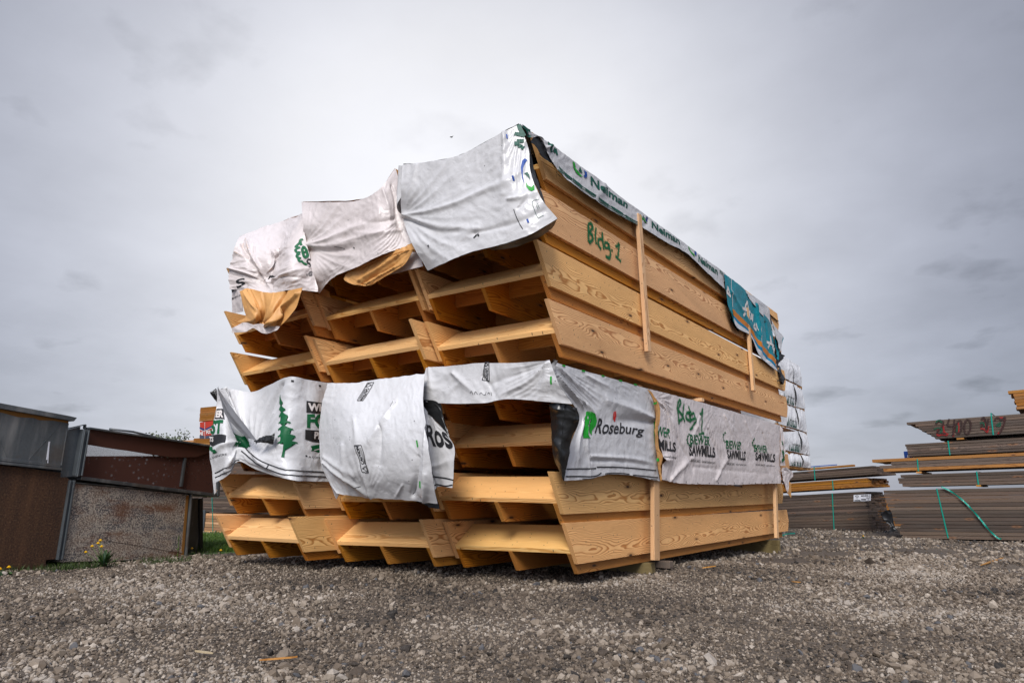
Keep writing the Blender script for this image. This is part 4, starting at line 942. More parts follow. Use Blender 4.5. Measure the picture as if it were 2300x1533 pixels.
def low_side():
    b = MB(); X = ('x', .13)
    s = Sheet([[(1456,873),(1520,889),(1580,905),(1640,922),(1696,938),(1751,955)],
               [(1481,915),(1525,935),(1582,945),(1640,960),(1696,975),(1751,990)],
               [(1476,965),(1526,985),(1583,990),(1641,1000),(1697,1010),(1752,1020)],
               [(1486,1022),(1528,1030),(1586,1036),(1643,1042),(1698,1048),(1752,1052)],
               [(1484,1076),(1529,1085),(1590,1087),(1650,1088),(1700,1086),(1753,1085)]], X, 200, 80,
        creases=[(.02,.18,.16,.42,.05,0.030),(.0,.2,.12,.3,.04,-0.024),(.0,.80,.10,.78,.06,0.048),(.10,.98,.30,.72,.04,0.030),(.18,.5,.30,.85,.04,-0.030),(.28,.15,.40,.55,.04,0.024),(.42,.35,.52,.70,.04,-0.024),(.36,.2,.30,.5,.03,0.018),(.55,.1,.66,.5,.05,0.024),(.62,.3,.75,.7,.04,-0.018),(.46,.95,.60,.6,.04,0.024),(.72,.1,.85,.6,.04,0.018),(.86,.2,.98,.9,.04,-0.024),(.8,.45,.92,.95,.04,0.030),(.30,.82,.9,.84,.04,-0.012)],
        radials=[(.02,.1,-20,80,6,.6,.025),(.5,0,10,170,9,.9,.012)], amp=.007, cscale=2.2, seed=71, fine=.002, hem=.006)
    s.into(b, 0, 1)
    tz = at(1751,955,'x',.13).z
    tt = Sheet([[(0,0,'w',(-1.3,1.5,tz-.02)),(0,0,'w',(.12,1.5,tz-.012))],[(0,0,'w',(-1.3,7.2,tz-.02)),(0,0,'w',(.12,7.2,tz-.012))]], None, 20, 50, amp=.004, seed=67).up(); tt.into(b, 0, 1)
    z = Z(1450, 860, .17615)
    def T(txt, q, mi, bold=.02): print_text(b, s, txt, z(*q), mi, bold=bold, cell=.04)
    T('WER', ((128,545),(300,590),(296,700),(125,662)), 2, .022); T('MILLS', ((152,715),(372,762),(372,872),(150,842)), 3, .035); T('ewerlumber', ((212,915),(388,930),(388,965),(212,950)), 3, 0)
    T('BIEWER', ((550,655),(812,690),(808,795),(553,772)), 2, .022); T('SAWMILLS', ((545,790),(880,825),(880,942),(545,915)), 3, .035); T('800.660.5662 - biewerlumber.com', ((565,965),(878,992),(878,1028),(565,1000)), 3, 0)
    T('BIEWER', ((1018,728),(1228,750),(1225,850),(1018,832)), 2, .022); T('SAWMILLS', ((1025,850),(1280,875),(1280,978),(1025,955)), 3, .035); T('800.660.5662 - biewerlumber.com', ((1030,1008),(1283,1026),(1283,1052),(1030,1040)), 3, 0)
    T('BIEWER', ((1382,785),(1555,800),(1552,890),(1385,870)), 2, .022); T('SAWMILLS', ((1400,885),(1645,908),(1645,1002),(1400,975)), 3, .035); T('800.660.5662 - biewerlumber.com', ((1405,1025),(1648,1042),(1648,1062),(1405,1046)), 3, 0)
    for cx, cy, r in ((560,720,45),(1022,690,38),(1395,755,34)):
        pts = []
        for k in range(13):
            a_ = math.radians(100+k*16); rr = r*(1.25 if k % 2 else .9); pts.append((cx+rr*math.cos(a_)*.95, cy-rr*math.sin(a_)*1.5))
        print_line(b, s, z(*pts), .013, 2)
    for p in (((430,205),(400,260),(390,310),(402,400),(412,525)),((430,205),(442,255),(405,335),(455,405),(458,450),(412,485)),((483,258),(468,400),(490,495)),((535,290),(548,400),(562,500)),((552,372),(512,385),(512,450),(562,478)),((602,380),(560,395),(568,465),(602,445)),((602,380),(612,480),(585,560),(548,590)),((622,455),(628,470)),((672,378),(690,395),(712,325)),((712,320),(704,480),(700,640)),((660,655),(692,640),(730,640))):
        print_line(b, s, z(*p), .022, 4, off=.007, wob=.5); print_line(b, s, z(*p), .042, 5, off=.006, wob=.6)
    z2 = z
    for x_ in (245,510,652,795,920,1005,1120,1220,1315,1400,1475,1560): print_line(b, s, z((x_, 1205+60*min(1,(x_-200)/400)), (x_+4, 1222+60*min(1,(x_-200)/400))), .014, 3)
    print_line(b, s, z((1118,1303),(1195,1306)), .02, 3)
    # kraft edge and the twisted tail at the far end
    k = Sheet([[(1454,874),(1462,880)],[(1470,905),(1480,910)],[(1473,930),(1481,945)],[(1470,965),(1477,962)],[(1472,1005),(1480,1005)],[(1475,1018),(1488,1024)],[(1479,1055),(1484,1050)],[(1484,1080),(1486,1076)]], ('x', .155), 6, 70, amp=.006, cscale=5, seed=72); k.into(b, 1, 1)
    print_line(b, k, [(1467,904),(1474,903)], .02, 6); print_line(b, k, [(1474,1031),(1479,1032)], .03, 6)
    e = Sheet([[(1751,955),(1756,962)],[(1752,1010),(1761,1000)],[(1751,1045),(1764,1045)]], [('x',.12),('x',.14),('x',.14)], 8, 30, amp=.014, cscale=5, seed=73); e.into(b, 0, 1)
    for p in (((1754,1010),(1758,1030)),((1756,1020),(1760,1010)),((1754,1035),(1760,1028)),((1754,990),(1756,1000))): print_line(b, e, p, .05, 2)
    t = Sheet([[(1750,1056),(1757,1050),(1764,1049)],[(1754,1066),(1766,1062),(1781,1063)],[(1757,1082),(1765,1082),(1771,1080)],[(1763,1100),(1765,1104),(1768,1104)]], ('x', .14), 16, 30, amp=.02, cscale=7, seed=74); t.into(b, 0, 1)
    t2 = Sheet([[(1770,1078),(1776,1086)],[(1768,1096),(1776,1094)],[(1765,1104),(1776,1118)]], ('x', .125), 8, 14, amp=.006, seed=75); t2.into(b, 1, 1)
    t3 = Sheet([[(1755,1060),(1760,1068)],[(1757,1078),(1763,1100)]], ('x', .12), 8, 10, amp=.006, seed=76); t3.into(b, 0, 1)
    wrap('wrap', b, ['tarp_pink','kraft','ink_green','ink_black','spray_green','spray_green_soft','ink_lime'], 'wrinkled pinkish wrap along the lower flank with repeated green and black lettering')
low_side()
# sprayed building number on the third plank of the upper pile
def spray_plank():
    b = MB(); f = Flat(lambda x, y: at(x, y, 'x', .002), (1,0,0)); z = Z(1180, 500, .13043)
    for p in (((1085,15),(1082,130),(1085,250),(1088,335)),((1080,15),(1130,18),(1155,80),(1095,165)),((1095,170),(1150,215),(1155,285),(1095,345)),((1215,85),(1203,240),(1220,370)),((1320,158),(1328,300),(1350,465)),((1325,290),(1262,285),(1255,370),(1302,462)),((1425,350),(1370,345),(1370,420),(1425,430),(1430,350)),((1430,350),(1462,530),(1440,605),(1378,575)),((1478,458),(1498,494)),((1480,470),(1496,480)),((1545,405),(1575,405),(1615,358)),((1615,358),(1602,480),(1590,600)),((1548,572),(1600,625),(1645,672))):
        print_line(b, f, z(*p), .022, 0, off=.003, wob=.5); print_line(b, f, z(*p), .045, 1, off=.002, wob=.6)
    me = b.mesh('painted_lettering', fix=False); root = [o for o in bpy.data.objects if o.get('label') == ULAB['RC']][0]
    o = link('painted_lettering', me, [M['spray_green'], M['spray_green_soft']], parent=root)
    bpy.context.view_layer.update(); o.matrix_parent_inverse = root.matrix_world.inverted()
spray_plank()


# ------------------------------------------------------------------ things around the pile
class Fr:
    """upright face frame: ground point g, face direction towards the vanishing point the photograph shows"""
    def __init__(s, gpx, vp, zg=None, away=1, plumb=None):
        z0 = zg if zg is not None else -.10
        s.g = at(gpx[0], gpx[1], 'z', z0); d = ray(*vp)*away; s.e1 = d.normalized()
        s.up = Vector(plumb) if plumb else Vector((0,0,1)); s.n = s.e1.cross(s.up).normalized(); s.up = s.n.cross(s.e1).normalized()
        if s.n.dot(CAM-s.g) < 0: s.n = -s.n
    def p(s, px, py, off=0.0):
        d = ray(px, py); o = s.g+s.n*off; return CAM+d*((o-CAM).dot(s.n)/d.dot(s.n))
    def mat(s, o):      # local: x along e1, y into the thing (away from the viewer), z up
        m = Matrix((s.e1, -s.n, s.up)).transposed().to_4x4(); m.translation = o; return m
    def loc(s, px, py, o, off=0.0):
        q = s.p(px, py, off)-o; return Vector((q.dot(s.e1), -q.dot(s.n), q.dot(s.up)))
def bundle(fr, left, tl, bl_, tr_len, layers, depth, mat, label, jit=.02, straps=(), per=6, stick=True, group='weathered lumber bundles', profile=None, mats2=None, sw=.011, name='lumber_bundle', cat='lumber bundle', right=False):
    """strapped bundle of boards. tl/bl_: photo points of the front face's top and bottom at its visible end"""
    o = fr.p(*bl_); top = fr.loc(tl[0], tl[1], o); H = top.z; rot = fr.mat(o)
    root = empty(name); root.matrix_world = rot; tag(root, label, cat, group)
    sgn = -1 if right else 1
    b = MB(); lh = H/layers; bw = depth/per
    for k in range(layers):
        z0 = k*lh; off = profile[k] if profile else 0
        for j in range(per):
            a = off+random.uniform(-jit, jit)+(random.uniform(0, .02) if j else 0); e = tr_len+random.uniform(-jit, jit)*2
            xs = (a*1.0, e) if not right else (-e, -a)
            dz = random.uniform(-.002, .002); dy = random.uniform(-.004, .004) if j == 0 else 0
            mi = (mats2[k] if mats2 else 0)
            b.box((xs[0], j*bw+.002+dy, z0+.0035+dz), (xs[1], (j+1)*bw-.002, z0+lh-.0035+dz), mi)
    mats = [M[mat], M['tanwood']] if mats2 else [M[mat]]
    # the grain runs along local x, so these meshes carry their own materials with axis X
    me = b.mesh('boards', bevel=0); link('boards', me, [M[mat+'_x'], M['tanwood_x']] if mats2 else [M[mat+'_x']], parent=root)
    for sx in straps:       # photo x of the strap at its top and bottom
        p0 = fr.loc(sx[0][0], sx[0][1], o); p1 = fr.loc(sx[1][0], sx[1][1], o); w = sw
        sb = MB(); t = .003
        sb.hexa([(p1.x-w, -.008-t, p1.z), (p1.x+w, -.008-t, p1.z), (p1.x+w, -.006, p1.z), (p1.x-w, -.006, p1.z), (p0.x-w, -.008-t, p0.z), (p0.x+w, -.008-t, p0.z), (p0.x+w, -.006, p0.z), (p0.x-w, -.006, p0.z)])
        sb.box((p0.x-w, -.01, p0.z), (p0.x+w, depth+.01, p0.z+.003))
        link('strap', sb.mesh('strap'), M['strap'], parent=root)
    return root, o
for nm_, base in (('greywood', dict(light=(.130,.092,.066), dark=(.042,.028,.020), knots=True, freq=60, grey=.35, var=.9)), ('tanwood', dict(light=(.33,.16,.045), dark=(.17,.07,.016), knots=True, freq=60, var=.5)), ('palewood', dict(light=(.52,.33,.18), dark=(.28,.15,.07), knots=False, freq=60, var=.6))):
    M[nm_+'_x'] = wood(nm_+'_lengthwise', axis='X', **base)

# right-hand stack: five grey bundles
R = Fr((2023,1206), (-760,1160), away=-1)
Z1 = Z(1960, 860, .14783); Z2 = Z(1960, 1040, .14783)
prof = [.10,.08,.14,.03,.02,.06,.05,.05,.04,.03,.02,.02,.01,.01,0,0]
bundle(R, 1, (1999,1100), (2022,1208), 4.2, 14, 1.25, 'greywood', 'biggest grey lumber bundle, at the bottom of the right stack, crossed by a loose strap', straps=[(Z2((975,385))[0], Z2((1150,1135))[0])], profile=[.05,0,-.03,.06,-.08,-.10,-.11,-.12,-.14,-.15,-.16,-.17,-.18,-.18])
bundle(R, 1, Z2((460,172))[0], Z2((460,355))[0], 4.2, 4, 1.25, 'greywood', 'thin grey lumber bundle just above the biggest one in the right stack', straps=[(Z2((1580,122))[0], Z2((1610,325))[0])], profile=[-.02,-.06,-.09,0])
bundle(R, 1, Z1((160,1150))[0], Z1((170,1345))[0], 4.4, 4, 1.25, 'greywood', 'mixed bundle with bright tan boards among grey ones in the right stack', straps=[(Z1((680,1155))[0], Z1((697,1335))[0])], profile=[.0,-.05,.16,-.18], mats2=[1,0,0,1])
bundle(R, 1, Z1((520,925))[0], Z1((530,1115))[0], 4.0, 5, 1.25, 'greywood', 'grey lumber bundle directly below the spray-numbered one', straps=[(Z1((1147,878))[0], Z1((1175,1088))[0])], profile=[0,.02,0,0,-.01])
r5, o5 = bundle(R, 1, Z1((955,560))[0], Z1((955,845))[0], 3.8, 7, 1.25, 'greywood', 'top grey bundle with stepped end and red and green sprayed numbers', straps=[(Z1((1798,455))[0], Z1((1835,785))[0])], profile=[0,-.07,-.13,-.21,-.28,-.34,-.48])
def on_bundle(root, fr, items, mats, name='painted_lettering'):
    b = MB(); f = Flat(lambda x, y: fr.p(x, y, .010), fr.n)
    for pts, w, mi in items: print_line(b, f, pts, w, mi, off=.002+.0015*mi, wob=.45)
    me = b.mesh(name, fix=False); o = link(name, me, mats, parent=root); bpy.context.view_layer.update(); o.matrix_parent_inverse = root.matrix_world.inverted()
it = []
for p in (((960,620),(1010,565),(1065,580),(1065,640),(985,740),(1000,760),(1120,770)),((1165,540),(1140,640),(1230,655)),((1245,545),(1235,680),(1220,800)),((1320,560),(1275,620),(1275,730),(1310,760),(1350,700),(1350,590),(1320,560)),((1440,545),(1400,610),(1400,740),(1440,770),(1485,700),(1485,590),(1440,545)),((1650,560),(1690,520),(1700,590),(1640,670)),((1710,540),(1745,700)),((1765,530),(1720,720)),((1850,560),(1900,525),(1960,560),(2010,520),(1990,640),(1930,760))):
    it.append((Z1(*p), .035, 1))
for p in (((1000,700),(985,790),(1060,780),(1140,790)),((1070,620),(1090,740),(1150,780)),((1240,650),(1225,810)),((1300,590),(1310,750)),((1640,690),(1700,700),(1740,740),(1760,650)),((1870,530),(1990,530),(2000,600),(1950,720),(1900,770)),((1690,560),(1720,640),(1740,720))):
    it.append((Z1(*p), .032, 0))
for p in (((930,700),(990,680),(1050,690),(1030,760)),((960,600),(1000,565),(1060,600)),((1290,640),(1280,740)),((1630,610),(1680,600),(1700,650)),((1880,640),(1940,600),(1930,650),(1880,650))):
    it.append((Z1(*p), .028, 2))
on_bundle(r5, R, it, [M['spray_red'], M['spray_dark'], M['spray_dkgreen']])
def ribbon_thing(pts, w, label, mat='strap', name='loose_strap', cat='strap'):
    b = MB(); V = []; n = len(pts)*6; Q = [Vector(p) for p in pts]
    P_ = [crom(Q, k/n) for k in range(n+1)]
    for k, p in enumerate(P_):
        t = (P_[min(k+1,n)]-P_[max(k-1,0)]).normalized(); v = (CAM-p).normalized(); a = math.radians(35*math.sin(k*.5)); sd = t.cross(v).normalized(); sd = (sd*math.cos(a)+v*math.sin(a))*w*.5
        V += [p-sd, p+sd, p+sd-v*.002, p-sd-v*.002]
    F = []
    for k in range(n):
        for j in range(4): F.append((k*4+j, k*4+(j+1)%4, (k+1)*4+(j+1)%4, (k+1)*4+j))
    b.add(V, F); o = link(name, b.mesh(name), M[mat]); tag(o, label, cat); return o
ribbon_thing([R.p(*q, .05) for q in Z2((1045,355),(1200,430),(1370,560),(1500,690),(1640,850),(1760,1000),(1900,1130),(1960,1140))], .030, 'loose green strap sagging diagonally across the big grey bundle')
# bright bundle on the very top, cut by the frame
bundle(R, 1, (2266,877), (2281,919), 1.6, 6, 1.1, 'tanwood', 'bright tan bundle on top of the right stack at the picture edge', profile=[.02,.02,0,0,0,-.06], group='fresh lumber bundles')
for k, (a_, c_) in enumerate(((Z1((1280,830))[0], Z1((1385,858))[0]), (Z2((665,122))[0], Z2((740,150))[0]), (Z2((1575,328))[0], Z2((1645,352))[0]))):
    p0 = R.p(*a_); p1 = R.p(*c_); o_ = R.p(a_[0], c_[1]); q = R.loc(c_[0], a_[1], o_); b = MB(); b.box((0, -.02, 0), (max(.04,q.x), 1.2, max(.03,q.z)))
    oo = link('spacer_block', b.mesh('spacer_block'), M['tanwood']); oo.matrix_world = R.mat(o_); tag(oo, ['spacer block under the spray-numbered bundle', 'spacer blocks under the mixed tan and grey bundle', 'spacer blocks on top of the biggest grey bundle'][k], 'spacer', 'spacers between bundles')

# stack between the pile and the right-hand stack
Lk = Fr((1958,1194), (-250,1225), away=-1)
Z3 = Z(1740, 1020, .13913)
rb, ob = bundle(Lk, 1, Z3((1545,590))[0], Z3((1570,1245))[0], 4.2, 14, 1.2, 'greywood', 'tall grey-brown lumber bundle with a white paper label near its end', straps=[(Z3((932,628))[0], Z3((965,1272))[0])], right=True, profile=[0,.01,.01,.02,.02,.01,.03,.03,.04,.04,.04,.03,.05,.05])
rb2, _ = bundle(Lk, 1, Z3((1522,372))[0], Z3((1542,520))[0], 4.2, 4, 1.2, 'tanwood', 'tan bundle in the middle stack with a dark end', straps=[(Z3((935,420))[0], Z3((950,585))[0])], right=True, profile=[0,.02,.01,.03], group='fresh lumber bundles')
rb3, _ = bundle(Lk, 1, Z3((1602,178))[0], Z3((1635,320))[0], 4.2, 4, 1.2, 'greywood', 'thin grey bundle on top of the middle stack with one tan board', straps=[(Z3((638,200))[0], Z3((655,415))[0])], right=True, profile=[0,.02,.05,.06])
b = MB(); o_ = Lk.p(*Z3((1262,185))[0]); q = Lk.loc(*Z3((360,232))[0], o_); b.box((q.x, .0, -.01), (0, .14, .035)); oo = link('loose_board', b.mesh('loose_board', bevel=.002), M['tanwood_x']); oo.matrix_world = Lk.mat(o_); tag(oo, 'single bright tan board lying on top of the middle grey stack', 'board')
def paper_label():
    b = MB(); f = Flat(lambda x, y: Lk.p(x, y, .012), Lk.n); q = Z3((1275,652),(1555,640),(1552,745),(1275,757))
    c = [f.P(*p) for p in q]; b.prism(c, Lk.n*.002, 0)
    f2 = Flat(lambda x, y: Lk.p(x, y, .0165), Lk.n)
    def T(t, *p): print_text(b, f2, t, Z3(*p), 1, bold=.03, off=0)
    T('M2400-1', (1395,655),(1535,650),(1533,675),(1393,680)); T('2x9', (1480,690),(1545,688),(1543,703),(1478,705)); T('14', (1500,715),(1525,714),(1524,738),(1500,739))
    for p in (((1285,743),(1385,740)),): print_line(b, f2, Z3(*p), .022, 1, off=0)
    for x in range(1400, 1475, 8): print_line(b, f2, Z3((x, 715),(x+1, 738)), .009, 1, off=0)
    for p in (((1300,672),(1330,662),(1355,675),(1330,686),(1300,672)),): print_line(b, f2, Z3(*p), .010, 1, off=0)
    for p in (((1305,700),(1350,698)),((1315,712),(1345,722))): print_line(b, f2, Z3(*p), .004, 1, off=0)
    me = b.mesh('paper_label', fix=False); o = link('paper_label', me, [M['label'], M['ink_black']], parent=rb); bpy.context.view_layer.update(); o.matrix_parent_inverse = rb.matrix_world.inverted()
paper_label()
# dark torn plastic between the stacks, and the pale bundle seen through the gap
gp = Fr((1990,1180), (-300,1200), zg=-.10, away=-1)
bundle(gp, 1, (1972,1112), (1976,1181), 3.0, 12, 1.0, 'tanwood', 'bright tan bundle seen through the gap between the grey stacks', group='fresh lumber bundles', jit=.01)
def torn_plastic():
    b = MB(); z = Z3
    s = Sheet([z((1705,960),(1790,905),(1870,890)), z((1745,1010),(1830,990),(1900,960)), z((1800,1090),(1860,1070),(1915,1050)), z((1880,1170),(1920,1170),(1950,1180)), z((1820,1280),(1920,1240),(2010,1230))], ('y', R.p(2000,1170).y-.25), 20, 30, amp=.05, cscale=5, seed=81, hem=.03); s.into(b, 0, 0)
    o = wrap('torn_plastic', b, ['blackstuff'], 'torn black plastic hanging off the end of the big grey bundle', group=None, cat='plastic sheet')
torn_plastic()
# white-wrapped tower behind the pile
def white_tower():
    X = -.42; zz = Z(1690, 790, .19567)
    rows = [((435,100),(545,160),(458,350),(572,402)), ((455,365),(572,410),(488,632),(602,655)), ((485,640),(600,668),(512,888),(622,925)), ((520,905),(624,940),(545,1160),(655,1190)), ((545,1180),(655,1200),(560,1320),(668,1330))]
    labs = ['topmost blank white-wrapped bundle of the tower behind the pile','second white-wrapped bundle from the top with green print and orange paper','third white-wrapped bundle from the top of the tower','fourth white-wrapped bundle from the top, lettering between green trees','lowest visible white-wrapped bundle, just above the grey stack']
    for k, (a, c, d, e) in enumerate(rows):
        A, C_, D, E = [at(*zz(q)[0], 'x', X) for q in (a, c, d, e)]
        y0 = 8.2; zt = A.z; zb = D.z
        b = MB(); mid, far = A.y, C_.y
        top = zt if k else zt
        s1 = Sheet([[(0,0,'w',(X-.01,y0,zt)),(0,0,'w',(X,mid,zt))],[(0,0,'w',(X+.02,y0,(zt+zb)/2)),(0,0,'w',(X+.03,mid,(zt+zb)/2))],[(0,0,'w',(X,y0,zb)),(0,0,'w',(X+.01,mid,zb))]], None, 60, 20, amp=.014, cscale=2.4, seed=90+k, fine=.003)
        s2 = Sheet([[(0,0,'w',(X,mid,zt)),(0,0,'w',(X-.02,far,C_.z))],[(0,0,'w',(X+.05,mid,(zt+zb)/2)),(0,0,'w',(X,(far+E.y)/2,(C_.z+E.z)/2))],[(0,0,'w',(X+.01,mid,zb)),(0,0,'w',(X+.0,E.y,E.z))]], None, 24, 20, amp=.016, cscale=2.4, seed=95+k, fine=.003)
        s1.into(b, 0, 0); s2.into(b, 0, 0)
        ye = (far+E.y)/2
        b.hexa([(X-1.2,y0,zb),(X-.05,y0,zb),(X-.06,ye-.05,zb),(X-1.2,ye-.05,zb),(X-1.2,y0,zt-.02),(X-.05,y0,zt-.02),(X-.06,ye-.05,min(zt, C_.z)-.02),(X-1.2,ye-.05,min(zt,C_.z)-.02)], 0)
        # bare lumber edge under the hem
        b.hexa([(X-1.1,y0,zb-.05),(X+.0,y0,zb-.05),(X,ye,E.z-.05),(X-1.1,ye,E.z-.05),(X-1.1,y0,zb),(X+.0,y0,zb+.01),(X,ye,E.z+.01),(X-1.1,ye,E.z+.01)], 2)
        if k:
            rg = random.Random(k)
            for j in range(9):
                u = .42+j*.062+rg.uniform(-.01,.01); w_ = .012+rg.uniform(0,.01); h = rg.uniform(.18,.5)
                V = [s1.P(u-w_, .97, .006), s1.P(u+w_, .97, .006), s1.P(u+w_*.7, .97-h*.5, .006), s1.P(u, .97-h, .006), s1.P(u-w_*.8, .97-h*.45, .006)]; b.add(V, [(0,1,2,3,4)], 1, .5)
                if j % 2: V = [s1.P(u-.03, .90, .006), s1.P(u+.03, .90, .006), s1.P(u+.03, .97, .006), s1.P(u-.03, .97, .006)]; b.add(V, [(0,1,2,3)], 1, .5)
            for j in range(10):
                u = .55+j*.04; V = [s1.P(u, .66, .006), s1.P(u+.022, .66, .006), s1.P(u+.022, .70, .006), s1.P(u, .71, .006)]; b.add(V, [(0,1,2,3)], 3, .5)
        me = b.mesh('wrapped_bundle', fix=False); o = link('wrapped_bundle', me, [M['tarp_white2'], M['ink_dkgreen'], M['tanwood'], M['ink_black']]); c0 = Vector((X, 9, zb)); me.transform(Matrix.Translation(-c0)); o.location = c0
        tag(o, labs[k], 'wrapped bundle', 'white-wrapped bundles in the tower')
M['tarp_white2'] = tarpmat('bright_white_wrap', (.80,.80,.81), dirt=(.55,.55,.55), damt=.3, crink=.6)
white_tower()

# ---- left side: steel duct sections stacked on their sides
D = Fr((300,1262), (2000,1235), zg=-.02)
DEPTH = .85
def quadbox(b, fr, q, depth, o, mi=0, off=0.0, side_mi=None):
    c = [fr.loc(x, y, o, off) for x, y in q]; dv = Vector((0, depth, 0)); b.prism(c, dv, mi)
def bar(b, fr, a, c, w, t, o, off=0.0, mi=0, depth=.03):
    """flat bar w wide on the face from photo point a to c, proud by t"""
    A = fr.loc(a[0], a[1], o, off); C_ = fr.loc(c[0], c[1], o, off); d = (C_-A); d.y = 0; n = Vector((-d.z, 0, d.x)).normalized()*w*.5
    b.prism([A-n+Vector((0,-t,0)), A+n+Vector((0,-t,0)), C_+n+Vector((0,-t,0)), C_-n+Vector((0,-t,0))], (0, depth+t, 0), mi)
def duct(label, q, depth, mat, fr=D, extra=None, hollow=False, back=0.0):
    root = empty('steel_duct'); o = fr.p(*q[3], -back); root.matrix_world = fr.mat(o); tag(root, label, 'steel duct', 'steel duct sections stacked beside the pile')
    b = MB(); c = [fr.loc(x, y, o, -back) for x, y in q]
    if not hollow: b.prism(c, (0, depth, 0))
    link('duct_body', b.mesh('duct_body', bevel=.004), M[mat], parent=root)
    return root, o
# pale galvanised section top left
r_, o_ = duct('pale galvanised duct section with rusty top lip at the upper left edge', [(-60,903),(155,941),(137,1052),(-60,1030)], .9, 'steel')
b = MB(); c = [D.loc(x, y, o_) for x, y in [(-60,895),(150,934),(167,938),(160,946),(-60,908)]]; b.prism([p+Vector((0,-.05,0)) for p in c], (0, 1.0, 0)); link('top_flange', b.mesh('top_flange', bevel=.002), M['steel'], parent=r_)
b = MB(); c = [D.loc(x, y, o_) for x, y in [(-60,908),(154,944),(153,950),(120,944),(88,943),(75,938),(40,936),(0,925),(-60,920)]]; b.prism([p+Vector((0,-.004,0)) for p in c], (0, .004, 0)); link('rust_stain', b.mesh('rust_stain'), M['edge_rust'], parent=r_)
b = MB(); bar(b, D, (-60,1024), (134,1046), .03, .02, o_); bar(b, D, (-60,1033), (136,1053), .025, .03, o_); bar(b, D, (153,950), (137,1050), .012, .006, o_); link('bottom_flange', b.mesh('bottom_flange', bevel=.002), M['steel'], parent=r_)
b = MB(); bar(b, D, (62,1034), (138,950), .006, .003, o_); bar(b, D, (0,986), (17,1028), .006, .003, o_); link('cross_break', b.mesh('cross_break'), M['steel'], parent=r_)
b = MB(); bar(b, D, (111,991), (105,1032), .012, .004, o_); bar(b, D, (111,991), (107,1040), .005, .004, o_); link('paint_run', b.mesh('paint_run'), M['label'], parent=r_)
# big rusted section below
r_, o_ = duct('large heavily rusted duct section at the lower left edge', [(-60,1036),(136,1060),(160,1079),(128,1255),(104,1257),(102,1284),(-60,1290)], .9, 'rust', back=.02)
b = MB(); bar(b, D, (160,1078), (131,1256), .055, .02, o_, -.02); bar(b, D, (163,1078), (135,1256), .018, .045, o_, -.02); bar(b, D, (155,1078), (127,1256), .012, .035, o_, -.02); link('corner_flange', b.mesh('corner_flange', bevel=.002), M['steel'], parent=r_)
# grey section with bloom spots
r_, o_ = duct('grey duct panel with pale rust rings behind the dandelions', [(166,1085),(424,1110),(411,1254),(138,1262)], .8, 'speckle')
b = MB(); bar(b, D, (163,1083), (428,1107), .012, .02, o_); bar(b, D, (428,1105), (415,1254), .02, .03, o_); link('edge_flange', b.mesh('edge_flange', bevel=.002), M['steel_dark'], parent=r_)
b = MB(); c = [D.loc(x, y, o_) for x, y in [(232,1205),(408,1237),(409,1241),(236,1212)]]; b.prism([p+Vector((0,-.006,0)) for p in c], (0, .006, 0)); link('cross_break', b.mesh('cross_break'), M['speckle'], parent=r_)
b = MB(); bar(b, D, (421,1112), (409,1252), .035, .004, o_); link('rust_run', b.mesh('rust_run'), M['edge_rust'], parent=r_)
